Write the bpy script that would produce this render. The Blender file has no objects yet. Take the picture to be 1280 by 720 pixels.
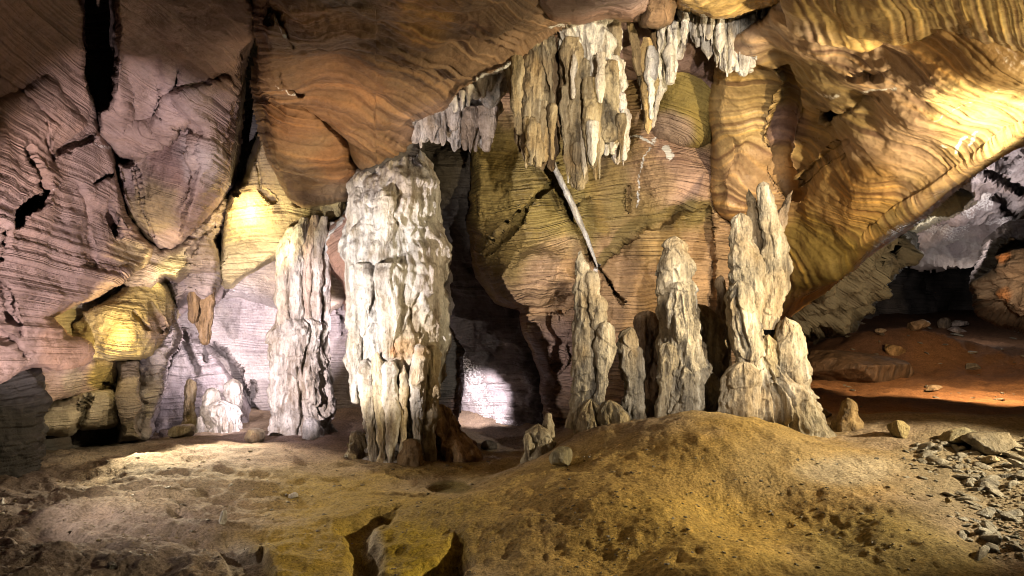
import bpy, math, random
import numpy as np
from mathutils import Vector

random.seed(7)
S = bpy.context.scene
COL = S.collection
F = 830.0          # focal length in pixels of a 1280 px wide frame
CU, CV = 640.0, 400.0
H = 3.0            # camera height


def P(u, v, Y):
    return np.array([(u - CU) / F * Y, Y, H + (CV - v) / F * Y])


# ------------------------------------------------------------------ noise
def _hash(ix, iy, iz, seed):
    h = (ix.astype(np.uint32) * np.uint32(374761393) + iy.astype(np.uint32) * np.uint32(668265263)
         + iz.astype(np.uint32) * np.uint32(2147483647) + np.uint32(seed * 1274126177 % 4294967291))
    h = (h ^ (h >> np.uint32(13))) * np.uint32(1274126177)
    h = (h ^ (h >> np.uint32(16))) * np.uint32(2246822519)
    h = h ^ (h >> np.uint32(15))
    return (h & np.uint32(0xFFFFFF)).astype(np.float64) / 16777215.0 * 2 - 1


def noise(x, y, z, seed=0):
    x, y, z = np.broadcast_arrays(np.asarray(x, float), np.asarray(y, float), np.asarray(z, float))
    fx, fy, fz = np.floor(x), np.floor(y), np.floor(z)
    ix, iy, iz = fx.astype(np.int64), fy.astype(np.int64), fz.astype(np.int64)
    tx, ty, tz = x - fx, y - fy, z - fz
    sx, sy, sz = [t * t * t * (t * (t * 6 - 15) + 10) for t in (tx, ty, tz)]
    r = 0
    for dx in (0, 1):
        wx = sx if dx else 1 - sx
        for dy in (0, 1):
            wy = sy if dy else 1 - sy
            for dz in (0, 1):
                wz = sz if dz else 1 - sz
                r = r + _hash(ix + dx, iy + dy, iz + dz, seed) * wx * wy * wz
    return r


def fbm(x, y, z, oct=4, seed=0, gain=0.5, lac=2.03):
    a, f, r, t = 1.0, 1.0, 0, 0
    for i in range(oct):
        r = r + a * noise(x * f + 13.7 * i, y * f - 7.1 * i, z * f + 3.3 * i, seed + i * 17)
        t += a
        a *= gain
        f *= lac
    return r / t * 1.6


def ridged(x, y, z, oct=4, seed=0, gain=0.5):
    a, f, r, t = 1.0, 1.0, 0, 0
    for i in range(oct):
        r = r + a * (1 - 2 * np.abs(noise(x * f + 5.7 * i, y * f + 9.1 * i, z * f, seed + 31 * i)))
        t += a
        a *= gain
        f *= 2.07
    return r / t


def billow(x, y, z, oct=3, seed=0, gain=0.5):
    a, f, r, t = 1.0, 1.0, 0, 0
    for i in range(oct):
        n = noise(x * f + 5.7 * i, y * f + 9.1 * i, z * f, seed + 31 * i)
        r = r + a * (2.2 * np.sqrt(n * n + 0.012) - 0.75)
        t += a
        a *= gain
        f *= 2.07
    return r / t


def sstep(a, b, x):
    t = np.clip((x - a) / (b - a), 0, 1)
    return t * t * (3 - 2 * t)


# ------------------------------------------------------------------ planar helpers
def seg_dist(pu, pv, pts, closed=False):
    d = np.full(pu.shape, 1e9)
    n = len(pts)
    for i in range(n if closed else n - 1):
        ax, ay = pts[i]
        bx, by = pts[(i + 1) % n]
        dx, dy = bx - ax, by - ay
        L = dx * dx + dy * dy + 1e-9
        t = np.clip(((pu - ax) * dx + (pv - ay) * dy) / L, 0, 1)
        d = np.minimum(d, np.hypot(pu - ax - t * dx, pv - ay - t * dy))
    return d


def poly_sdf(pu, pv, pts):
    d = seg_dist(pu, pv, pts, True)
    ins = np.zeros(pu.shape, bool)
    n = len(pts)
    for i in range(n):
        ax, ay = pts[i]
        bx, by = pts[(i + 1) % n]
        c = ((ay > pv) != (by > pv))
        if ay != by:
            xx = (bx - ax) * (pv - ay) / (by - ay) + ax
            ins ^= c & (pu < xx)
    return np.where(ins, d, -d)


def rbf(ctrl, c=0.6):
    pts = np.array([(a / 100.0, b / 100.0) for a, b, _ in ctrl])
    val = np.array([w for _, _, w in ctrl], float)
    n = len(pts)
    d = np.hypot(pts[:, None, 0] - pts[None, :, 0], pts[:, None, 1] - pts[None, :, 1])
    A = np.zeros((n + 3, n + 3))
    A[:n, :n] = np.sqrt(d * d + c * c) + np.eye(n) * -0.02
    A[:n, n] = 1
    A[:n, n + 1:] = pts
    A[n, :n] = 1
    A[n + 1:, :n] = pts.T
    sol = np.linalg.lstsq(A, np.concatenate([val, [0, 0, 0]]), rcond=None)[0]

    def f(u, v):
        u = np.asarray(u, float) / 100
        v = np.asarray(v, float) / 100
        r = sol[n] + sol[n + 1] * u + sol[n + 2] * v
        for i in range(n):
            r = r + sol[i] * np.sqrt((u - pts[i, 0]) ** 2 + (v - pts[i, 1]) ** 2 + c * c)
        return r
    return f


# ------------------------------------------------------------------ mesh output
def make_mesh(name, verts, quads, attrs=None, col=None, tris=None, smooth=True):
    me = bpy.data.meshes.new(name)
    nv = len(verts)
    nq = len(quads)
    nt = 0 if tris is None else len(tris)
    me.vertices.add(nv)
    me.vertices.foreach_set('co', np.asarray(verts, np.float32).ravel())
    loops = np.asarray(quads, np.int32).ravel()
    starts = np.arange(nq, dtype=np.int32) * 4
    if nt:
        starts = np.concatenate([starts, nq * 4 + np.arange(nt, dtype=np.int32) * 3])
        loops = np.concatenate([loops, np.asarray(tris, np.int32).ravel()])
    me.loops.add(len(loops))
    me.loops.foreach_set('vertex_index', loops.astype(np.int32))
    me.polygons.add(nq + nt)
    me.polygons.foreach_set('loop_start', starts.astype(np.int32))
    me.update(calc_edges=True)
    me.validate()
    if smooth:
        me.polygons.foreach_set('use_smooth', np.ones(len(me.polygons), bool))
    for k, a in (attrs or {}).items():
        at = me.attributes.new(k, 'FLOAT', 'POINT')
        at.data.foreach_set('value', np.asarray(a, np.float32).ravel())
    if col is not None:
        at = me.attributes.new('tint', 'FLOAT_COLOR', 'POINT')
        c4 = np.ones((nv, 4), np.float32)
        c4[:, :3] = col
        at.data.foreach_set('color', c4.ravel())
    me.update()
    return me


def link(name, me, mat=None, parent=None):
    o = bpy.data.objects.new(name, me)
    COL.objects.link(o)
    if me is not None and mat is not None:
        me.materials.append(mat)
    if parent is not None:
        o.parent = parent
        o.matrix_parent_inverse = Vector((0, 0, 0)) and parent.matrix_world.inverted() if False else o.matrix_parent_inverse
    return o


def thing(name, label, cat, loc, group=None):
    o = bpy.data.objects.new(name, None)
    o.empty_display_size = 0.3
    COL.objects.link(o)
    o.location = loc
    tag(o, label, cat, group)
    return o


def tag(o, label, cat, group=None):
    o['label'] = label
    o['category'] = cat
    if group:
        o['group'] = group
    return o


# ------------------------------------------------------------------ materials
def newmat(name):
    m = bpy.data.materials.new(name)
    m.use_nodes = True
    nt = m.node_tree
    for n in list(nt.nodes):
        nt.nodes.remove(n)
    out = nt.nodes.new('ShaderNodeOutputMaterial')
    b = nt.nodes.new('ShaderNodeBsdfPrincipled')
    nt.links.new(b.outputs['BSDF'], out.inputs['Surface'])
    return m, nt, b


def N(nt, t, **kw):
    n = nt.nodes.new(t)
    for k, v in kw.items():
        setattr(n, k, v)
    return n


def ramp(nt, fac, stops):
    r = N(nt, 'ShaderNodeValToRGB')
    e = r.color_ramp.elements
    while len(e) < len(stops):
        e.new(0.5)
    for i, (p, c) in enumerate(stops):
        e[i].position = p
        e[i].color = (*c, 1) if len(c) == 3 else c
    nt.links.new(fac, r.inputs[0])
    return r.outputs[0]


def mixc(nt, a, b, fac, mode='MIX'):
    m = N(nt, 'ShaderNodeMix', data_type='RGBA', blend_type=mode)
    for sock, val in ((m.inputs[0], fac), (m.inputs[6], a), (m.inputs[7], b)):
        if isinstance(val, (int, float)):
            sock.default_value = val
        elif isinstance(val, tuple):
            sock.default_value = (*val, 1)
        else:
            nt.links.new(val, sock)
    return m.outputs[2]


def math_(nt, op, a, b=None, c=None):
    m = N(nt, 'ShaderNodeMath', operation=op)
    for i, val in enumerate((a, b, c)):
        if val is None:
            continue
        if isinstance(val, (int, float)):
            m.inputs[i].default_value = val
        else:
            nt.links.new(val, m.inputs[i])
    return m.outputs[0]


def mat_strata(name, period=0.1, dark=(0.45, 0.4, 0.42), light=(1.25, 1.2, 1.12), bump=0.6, rough=0.75, contrast=1.0, lines=1.0, detail=2.0):
    m, nt, b = newmat(name)
    at = N(nt, 'ShaderNodeAttribute', attribute_name='strata')
    tint = N(nt, 'ShaderNodeAttribute', attribute_name='tint')
    cal = N(nt, 'ShaderNodeAttribute', attribute_name='calcite')
    geo = N(nt, 'ShaderNodeNewGeometry')
    pos = geo.outputs['Position']
    w = math_(nt, 'MULTIPLY', at.outputs['Fac'], 1.0 / period)
    n1 = N(nt, 'ShaderNodeTexNoise', noise_dimensions='1D')
    nt.links.new(w, n1.inputs['W'])
    n1.inputs['Scale'].default_value = 1.0
    n1.inputs['Detail'].default_value = detail
    n1.inputs['Roughness'].default_value = 0.6
    n2 = N(nt, 'ShaderNodeTexNoise')
    nt.links.new(pos, n2.inputs['Vector'])
    n2.inputs['Scale'].default_value = 1.3
    n2.inputs['Detail'].default_value = 6
    n2.inputs['Roughness'].default_value = 0.62
    n3 = N(nt, 'ShaderNodeTexNoise')
    nt.links.new(pos, n3.inputs['Vector'])
    n3.inputs['Scale'].default_value = 14
    n3.inputs['Detail'].default_value = 6
    n3.inputs['Roughness'].default_value = 0.7
    band = ramp(nt, n1.outputs['Fac'], [(0.3, dark), (0.46, (0.86, 0.83, 0.82)), (0.56, (1, 1, 1)), (0.7, light)])
    n5 = N(nt, 'ShaderNodeTexNoise')
    nt.links.new(pos, n5.inputs['Vector'])
    n5.inputs['Scale'].default_value = 0.7
    n5.inputs['Detail'].default_value = 4
    zone = ramp(nt, n5.outputs['Fac'], [(0.42, (0.05, 0.05, 0.05)), (0.57, (1, 1, 1))])
    band = mixc(nt, (1, 1, 1), band, math_(nt, 'MULTIPLY', math_(nt, 'ADD', math_(nt, 'MULTIPLY', zone, 0.6), 0.4), contrast))
    c = mixc(nt, tint.outputs['Color'], band, 1.0, 'MULTIPLY')
    mott = ramp(nt, n2.outputs['Fac'], [(0.3, (0.66, 0.62, 0.6)), (0.5, (1, 1, 1)), (0.7, (1.25, 1.2, 1.12))])
    c = mixc(nt, c, mott, 0.85, 'MULTIPLY')
    fine = ramp(nt, n3.outputs['Fac'], [(0.3, (0.7, 0.68, 0.66)), (0.5, (1, 1, 1)), (0.72, (1.2, 1.2, 1.2))])
    c = mixc(nt, c, fine, 0.8, 'MULTIPLY')
    # calcite crust
    cm = math_(nt, 'ADD', cal.outputs['Fac'], math_(nt, 'MULTIPLY', math_(nt, 'SUBTRACT', n3.outputs['Fac'], 0.5), 1.6))
    cm = ramp(nt, cm, [(0.42, (0, 0, 0)), (0.6, (1, 1, 1))])
    c = mixc(nt, c, (0.74, 0.71, 0.68), cm)
    nt.links.new(c, b.inputs['Base Color'])
    rr = ramp(nt, n2.outputs['Fac'], [(0.35, (rough - 0.28,) * 3), (0.62, (min(1, rough + 0.1),) * 3)])
    nt.links.new(rr, b.inputs['Roughness'])
    b.inputs['Specular IOR Level'].default_value = 0.35
    ph = math_(nt, 'ADD', math_(nt, 'MULTIPLY', w, 4.6), math_(nt, 'MULTIPLY', n1.outputs['Fac'], 9.0))
    wave = math_(nt, 'MULTIPLY', math_(nt, 'SINE', ph), zone)
    h = math_(nt, 'MULTIPLY', n1.outputs['Fac'], 0.10 * period / 0.08)
    h = math_(nt, 'ADD', h, math_(nt, 'MULTIPLY', wave, 0.018 * period / 0.08 * lines))
    h = math_(nt, 'ADD', h, math_(nt, 'MULTIPLY', n3.outputs['Fac'], 0.05))
    n4 = N(nt, 'ShaderNodeTexNoise')
    nt.links.new(pos, n4.inputs['Vector'])
    n4.inputs['Scale'].default_value = 5
    n4.inputs['Detail'].default_value = 7
    n4.inputs['Roughness'].default_value = 0.65
    h = math_(nt, 'ADD', h, math_(nt, 'MULTIPLY', n4.outputs['Fac'], 0.10))
    h = math_(nt, 'ADD', h, math_(nt, 'MULTIPLY', n2.outputs['Fac'], 0.06))
    bp = N(nt, 'ShaderNodeBump')
    bp.inputs['Strength'].default_value = bump
    bp.inputs['Distance'].default_value = 1.0
    nt.links.new(h, bp.inputs['Height'])
    nt.links.new(bp.outputs[0], b.inputs['Normal'])
    return m


def mat_calcite(name, base=(0.52, 0.47, 0.4), stain=(0.36, 0.26, 0.13), grime=(0.17, 0.145, 0.12), stain_amt=0.5, white=(0.7, 0.67, 0.63)):
    m, nt, b = newmat(name)
    geo = N(nt, 'ShaderNodeNewGeometry')
    pos = geo.outputs['Position']
    mp = N(nt, 'ShaderNodeMapping')
    mp.inputs['Scale'].default_value = (5, 5, 0.9)
    nt.links.new(pos, mp.inputs['Vector'])
    streak = N(nt, 'ShaderNodeTexNoise')
    nt.links.new(mp.outputs[0], streak.inputs['Vector'])
    streak.inputs['Scale'].default_value = 1.0
    streak.inputs['Detail'].default_value = 7
    streak.inputs['Roughness'].default_value = 0.65
    big = N(nt, 'ShaderNodeTexNoise')
    nt.links.new(pos, big.inputs['Vector'])
    big.inputs['Scale'].default_value = 1.1
    big.inputs['Detail'].default_value = 5
    fine = N(nt, 'ShaderNodeTexNoise')
    nt.links.new(pos, fine.inputs['Vector'])
    fine.inputs['Scale'].default_value = 22
    fine.inputs['Detail'].default_value = 6
    fine.inputs['Roughness'].default_value = 0.72
    c = ramp(nt, streak.outputs['Fac'], [(0.37, grime), (0.46, tuple(x * 0.72 for x in base)), (0.54, base), (0.68, white)])
    sf = ramp(nt, big.outputs['Fac'], [(0.46, (0, 0, 0)), (0.66, (1, 1, 1))])
    c = mixc(nt, c, mixc(nt, c, stain, 0.75), math_(nt, 'MULTIPLY', sf, stain_amt))
    f2 = ramp(nt, fine.outputs['Fac'], [(0.3, (0.5, 0.47, 0.44)), (0.47, (0.95, 0.95, 0.95)), (0.7, (1.15, 1.15, 1.15))])
    c = mixc(nt, c, f2, 0.85, 'MULTIPLY')
    ta = N(nt, 'ShaderNodeAttribute', attribute_name='tint')
    c = mixc(nt, c, ta.outputs['Color'], 1.0, 'MULTIPLY')
    nt.links.new(c, b.inputs['Base Color'])
    rr = ramp(nt, big.outputs['Fac'], [(0.35, (0.32, 0.32, 0.32)), (0.6, (0.68, 0.68, 0.68))])
    nt.links.new(rr, b.inputs['Roughness'])
    b.inputs['Specular IOR Level'].default_value = 0.4
    h = math_(nt, 'MULTIPLY', streak.outputs['Fac'], 0.22)
    h = math_(nt, 'ADD', h, math_(nt, 'MULTIPLY', fine.outputs['Fac'], 0.05))
    bp = N(nt, 'ShaderNodeBump')
    bp.inputs['Strength'].default_value = 0.7
    bp.inputs['Distance'].default_value = 1.0
    nt.links.new(h, bp.inputs['Height'])
    nt.links.new(bp.outputs[0], b.inputs['Normal'])
    return m


def mat_soil(name):
    m, nt, b = newmat(name)
    tint = N(nt, 'ShaderNodeAttribute', attribute_name='tint')
    geo = N(nt, 'ShaderNodeNewGeometry')
    pos = geo.outputs['Position']
    n2 = N(nt, 'ShaderNodeTexNoise')
    nt.links.new(pos, n2.inputs['Vector'])
    n2.inputs['Scale'].default_value = 3.2
    n2.inputs['Detail'].default_value = 9
    n2.inputs['Roughness'].default_value = 0.7
    n3 = N(nt, 'ShaderNodeTexNoise')
    nt.links.new(pos, n3.inputs['Vector'])
    n3.inputs['Scale'].default_value = 26
    n3.inputs['Detail'].default_value = 6
    n3.inputs['Roughness'].default_value = 0.75
    vo = N(nt, 'ShaderNodeTexVoronoi')
    nt.links.new(pos, vo.inputs['Vector'])
    vo.inputs['Scale'].default_value = 19
    mott = ramp(nt, n2.outputs['Fac'], [(0.33, (0.74, 0.7, 0.66)), (0.5, (1, 1, 1)), (0.66, (1.25, 1.2, 1.12))])
    c = mixc(nt, tint.outputs['Color'], mott, 0.9, 'MULTIPLY')
    fine = ramp(nt, n3.outputs['Fac'], [(0.36, (0.42, 0.4, 0.37)), (0.5, (1, 1, 1)), (0.66, (1.5, 1.47, 1.42))])
    c = mixc(nt, c, fine, 0.9, 'MULTIPLY')
    nt.links.new(c, b.inputs['Base Color'])
    b.inputs['Roughness'].default_value = 0.85
    b.inputs['Specular IOR Level'].default_value = 0.25
    h = math_(nt, 'MULTIPLY', n2.outputs['Fac'], 0.09)
    h = math_(nt, 'ADD', h, math_(nt, 'MULTIPLY', n3.outputs['Fac'], 0.035))
    h = math_(nt, 'ADD', h, math_(nt, 'MULTIPLY', vo.outputs['Distance'], -0.012))
    bp = N(nt, 'ShaderNodeBump')
    bp.inputs['Strength'].default_value = 0.85
    bp.inputs['Distance'].default_value = 1.0
    nt.links.new(h, bp.inputs['Height'])
    nt.links.new(bp.outputs[0], b.inputs['Normal'])
    return m


M_STR = mat_strata('laminated_rock', period=0.085, contrast=0.45)
M_FINE = mat_strata('finely_laminated_rock', period=0.06, contrast=0.32, bump=0.75, rough=0.68)
M_ROOF = mat_strata('roof_rock', period=0.085, contrast=1.1, dark=(0.5, 0.46, 0.44), light=(1.4, 1.28, 1.1), bump=0.6, rough=0.6, lines=0.8, detail=1.6)
M_RIDGE = mat_strata('ridged_rock', period=0.075, contrast=0.6, bump=0.8, rough=0.68, lines=1.4)
M_BAND = mat_strata('banded_rock', period=0.085, contrast=1.0, dark=(0.45, 0.38, 0.4), light=(1.45, 1.36, 1.12), bump=0.4, rough=0.5, lines=0.35, detail=1.2)
M_DULL = mat_strata('dull_rock', period=0.2, contrast=0.35, bump=0.8, lines=0.25)
M_CAL = mat_calcite('calcite', base=(0.32, 0.265, 0.18), white=(0.54, 0.48, 0.37), grime=(0.075, 0.06, 0.042), stain=(0.28, 0.185, 0.08), stain_amt=0.7)
M_CALW = mat_calcite('white_calcite', base=(0.6, 0.56, 0.51), white=(0.78, 0.755, 0.73), grime=(0.27, 0.23, 0.19), stain_amt=0.35, stain=(0.45, 0.33, 0.16))
M_OCH = mat_calcite('ochre_calcite', base=(0.4, 0.3, 0.16), white=(0.55, 0.45, 0.3), grime=(0.14, 0.1, 0.06), stain_amt=0.6)
M_SOIL = mat_soil('cave_soil')
M_STONE = mat_calcite('grey_stone', base=(0.27, 0.24, 0.19), white=(0.42, 0.39, 0.33), grime=(0.11, 0.1, 0.085), stain_amt=0.5, stain=(0.22, 0.16, 0.07))


# ------------------------------------------------------------------ rock lobes
def lobe(name, poly, ctrl, mat, tints, edge=(22, 0.9), strata=(0, 0, 1), warp=0.12, ridge=0.035, period=0.12,
         rough=0.10, big=0.25, cracks=(), bumps=(), veins=(), step=2.0, seed=1, back=0.28, wob=3.0, skirt=10, blobs=(), stains=()):
    us = [p[0] for p in poly]
    vs = [p[1] for p in poly]
    m = skirt + step
    u = np.arange(min(us) - m, max(us) + m, step)
    v = np.arange(min(vs) - m, max(vs) + m, step)
    U, V = np.meshgrid(u, v)
    d = poly_sdf(U, V, poly)
    d = d + wob * fbm(U / 38.0, V / 38.0, seed * 3.1, 4, seed + 5)
    f = rbf([(a, b, 1.0 / c) for a, b, c in ctrl])
    Y = 1.0 / np.clip(f(U, V), 1 / 90.0, 1 / 3.5)
    r, drop = edge
    t = np.clip(d / r, 0, 1)
    Y = Y + drop * (1 - np.sqrt(np.clip(1 - (1 - t) ** 2, 0, 1))) + np.clip(-d, 0, 100) * back
    for bump in bumps:
        pts, dy, soft = bump[:3]
        if len(bump) > 3:
            dy = dy * (1 - sstep(bump[3], bump[4], V))
        sd = poly_sdf(U, V, pts) + 2.5 * fbm(U / 25.0, V / 25.0, seed, 3, seed + 77)
        Y = Y + dy * sstep(0, soft, sd)
    for pts, wd, dp in cracks:
        dd = seg_dist(U + 3 * fbm(U / 18.0, V / 18.0, 1.5, 3, seed + 3), V + 3 * fbm(U / 18.0, V / 18.0, 7.5, 3, seed + 4), pts)
        Y = Y + dp * (1 - sstep((0.35 if dp < 0.35 else 0.6) * wd, wd, dd)) * (1.0 if dp < 0.35 else 1.7)
    X = (U - CU) / F * Y
    Z = H + (CV - V) / F * Y
    # strata coordinate
    if callable(strata):
        s0 = strata(U, V)
    else:
        n = np.array(strata, float)
        n /= np.linalg.norm(n)
        s0 = n[0] * X + n[1] * Y + n[2] * Z
    s0 = s0 + warp * fbm(X * 0.35, Y * 0.35, Z * 0.35, 3, seed + 9)
    # displacement along the normal
    G = np.stack([X, Y, Z], -1)
    gu = np.gradient(G, axis=1)
    gv = np.gradient(G, axis=0)
    nn = np.cross(gu, gv)
    nn /= np.linalg.norm(nn, axis=-1, keepdims=True) + 1e-9
    sgn = np.sign((nn * G).sum(-1, keepdims=True) - nn[..., 2:3] * H)
    nn = -nn * np.where(sgn == 0, 1, sgn)            # towards the camera side
    dis = big * fbm(X * 0.45, Y * 0.45, Z * 0.45, 3, seed + 21)
    dis += rough * fbm(X * 1.5, Y * 1.5, Z * 1.5, 5, seed + 33, 0.55)
    q = s0 / period
    zero = np.zeros_like(q)
    lay = noise(q, zero, zero, seed + 40) + 0.55 * np.sin(q * 5.6 + 5 * noise(q * 0.5, zero, zero + 3, seed + 43)) + 0.6 * noise(q * 2.3, zero + 4.5, zero, seed + 41) + 0.9 * noise(q * 0.33, zero, zero, seed + 42)
    patch = 0.2 + 0.8 * sstep(-0.25, 0.35, fbm(X * 0.6, Y * 0.6, Z * 0.6, 2, seed + 50))
    dis += ridge * lay * patch
    fall = sstep(-4, 6, d)[..., None]
    G = G + nn * dis[..., None] * (0.25 + 0.75 * fall)
    # tints
    base = np.array(tints[0])
    c = np.ones(U.shape + (3,)) * base
    for i, tc in enumerate(tints[1:]):
        k = sstep(-0.1, 0.4, fbm(X * 0.28 + 9 * i, Y * 0.28, Z * 0.28, 4, seed + 60 + i))[..., None]
        c = c * (1 - k) + np.array(tc) * k
    for (bu, bv, br, bc, ba) in blobs:
        q2 = np.hypot(U - bu, V - bv) / br + 0.45 * fbm(X * 0.8, Y * 0.8, Z * 0.8, 4, seed + 70)
        k = (ba * (1 - sstep(0.55, 1.15, q2)))[..., None]
        c = c * (1 - k) + np.array(bc) * k
    for pts, wd, colr, am in stains:
        dd = seg_dist(U + 4 * fbm(U / 20.0, V / 20.0, 5.5, 4, seed + 18), V + 4 * fbm(U / 20.0, V / 20.0, 8.5, 4, seed + 16), pts)
        k = (am * (1 - sstep(0.6 * wd, wd, dd)))[..., None]
        c = c * (1 - k) + np.array(colr) * k
    cal = np.zeros(U.shape)
    for pts, wd, am in veins:
        dd = seg_dist(U + 4 * fbm(U / 14.0, V / 14.0, 3.5, 4, seed + 8), V + 4 * fbm(U / 14.0, V / 14.0, 6.5, 4, seed + 6), pts)
        cal = np.maximum(cal, am * (1 - sstep(0.2 * wd, wd, dd)))
    keep = d > -skirt
    cell = keep[:-1, :-1] & keep[1:, :-1] & keep[:-1, 1:] & keep[1:, 1:]
    idx = np.arange(U.size).reshape(U.shape)
    quads = np.stack([idx[:-1, :-1][cell], idx[1:, :-1][cell], idx[1:, 1:][cell], idx[:-1, 1:][cell]], -1)
    used = np.unique(quads)
    remap = -np.ones(U.size, np.int64)
    remap[used] = np.arange(len(used))
    me = make_mesh(name, G.reshape(-1, 3)[used], remap[quads],
                   {'strata': s0.ravel()[used], 'calcite': cal.ravel()[used]}, c.reshape(-1, 3)[used])
    o = link(name, me, mat)
    o['kind'] = 'structure'
    return o


PINK = (0.35, 0.245, 0.205)
PINK2 = (0.27, 0.185, 0.15)
RUST = (0.30, 0.165, 0.085)
BROWN = (0.23, 0.145, 0.085)
OLIVE = (0.25, 0.185, 0.055)
GOLD = (0.46, 0.31, 0.12)
ORANGE = (0.44, 0.25, 0.09)
PALE = (0.46, 0.41, 0.385)
GREY = (0.24, 0.215, 0.2)
DARK = (0.10, 0.09, 0.08)

# the shell of the cave far behind everything
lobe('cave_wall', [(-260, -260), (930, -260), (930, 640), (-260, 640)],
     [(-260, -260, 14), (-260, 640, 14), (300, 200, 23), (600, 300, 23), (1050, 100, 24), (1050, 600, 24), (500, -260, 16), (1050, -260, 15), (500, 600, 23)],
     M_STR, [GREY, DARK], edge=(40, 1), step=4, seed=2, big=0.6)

# --- ceiling, centre
lobe('cave_ceiling',
     [(312, -200), (318, 0), (328, 60), (322, 105), (332, 150), (345, 160), (380, 150), (430, 180), (460, 216), (490, 196), (515, 172), (517, 150), (560, 131), (602, 106),
      (648, 78), (690, 40), (740, 22), (800, 20), (836, 0), (836, -200)],
     [(320, -200, 5.6), (600, -200, 5.6), (830, -200, 5.6), (320, 0, 9), (480, 0, 8.2), (640, 0, 8.6), (820, 0, 9.5), (330, 100, 11.3), (430, 100, 11.4), (540, 60, 9.8), (620, 70, 10.8), (460, 200, 14.2), (515, 155, 13.2), (600, 105, 12.2), (740, 20, 11.0)],
     M_ROOF, [(0.26, 0.165, 0.1), (0.33, 0.19, 0.1), (0.19, 0.13, 0.075)], edge=(16, 0.7), strata=lambda U, V: 0.0105 * (V - 0.45 * 40 * np.log1p(np.exp((U - 440) / 40.0)) + 9 * np.sin((U + 0.6 * V) / 34.0) * (U < 470)), warp=0.12, ridge=0.04, period=0.11, big=0.24, seed=11, step=1.6,
     cracks=[([(350, 95), (375, 120)], 3, 0.2), ([(300, 15), (345, 20), (360, 40), (366, 55)], 3, 0.2)],
     veins=[([(345, 100), (352, 110), (372, 120)], 1.6, 0.6), ([(345, 25), (362, 50)], 1.5, 0.6), ([(690, 36), (740, 22)], 5, 0.8), ([(517, 152), (560, 133), (602, 108), (648, 80)], 8, 0.72)],
     bumps=[([(480, -40), (545, 40), (580, 88), (640, 75), (690, 36), (690, -40)], -0.5, 55)],
     blobs=[(530, 12, 45, (0.5, 0.28, 0.09), 0.9), (440, 120, 60, RUST, 0.7)])
lobe('cave_ceiling',
     [(325, 130), (338, 105), (350, 96), (380, 122), (420, 155), (436, 178), (440, 200), (458, 216), (448, 228), (430, 246), (405, 254), (378, 258), (362, 250), (350, 225), (338, 188)],
     [(340, 110, 12.2), (420, 160, 13.2), (360, 230, 15.0), (440, 215, 14.6), (380, 190, 13.3), (400, 255, 15.6)],
     M_ROOF, [(0.33, 0.225, 0.13), RUST], edge=(13, 0.6), strata=lambda U, V: 0.0105 * (V - 0.08 * (U - 380) + ((U - 395) / 60.0) ** 2 * 12), warp=0.08, ridge=0.03, period=0.11, big=0.12, seed=12, step=1.6)
lobe('cave_ceiling',
     [(655, -200), (660, -20), (672, 8), (690, 24), (720, 27), (760, 19), (790, 22), (808, 12), (815, -10), (815, -200)],
     [(670, -200, 5.6), (810, -200, 5.6), (680, 0, 8.9), (740, 0, 8.6), (810, 0, 9.0), (740, 25, 9.6)],
     M_STR, [PINK, (0.33, 0.2, 0.15)], edge=(16, 0.5), warp=0.3, ridge=0.012, period=0.2, big=0.1, rough=0.06, seed=13)
lobe('cave_ceiling',
     [(802, -200), (804, 10), (806, 30), (822, 34), (838, 28), (842, 0), (850, -200)],
     [(802, -200, 6), (850, -200, 6), (810, 20, 10), (840, 20, 10.3), (820, 34, 10.6)],
     M_FINE, [BROWN, DARK], edge=(10, 0.5), warp=0.2, big=0.1, seed=14)
lobe('cave_ceiling',
     [(846, -200), (850, 2), (868, 10), (890, 22), (915, 21), (945, 12), (975, 2), (990, -10), (1010, -200)],
     [(850, -200, 6), (1000, -200, 6), (860, 0, 9.4), (980, 0, 9.0), (900, 20, 10)],
     M_BAND, [GOLD, ORANGE], edge=(12, 0.5), strata=(0.5, 0.3, 1), warp=0.2, ridge=0.02, big=0.1, seed=15)
# roof above and behind the hanging dripstone
lobe('cave_ceiling',
     [(600, -60), (610, 110), (700, 120), (770, 100), (900, 130), (1000, 100), (1010, -60)],
     [(600, -60, 11), (1000, -60, 10), (600, 110, 15.5), (700, 120, 15.8), (800, 110, 15.5), (1000, 90, 13.5), (800, 20, 13.2)],
     M_STR, [(0.2, 0.13, 0.11), (0.26, 0.17, 0.14)], edge=(20, 0.6), warp=0.2, seed=16, big=0.4)

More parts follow.
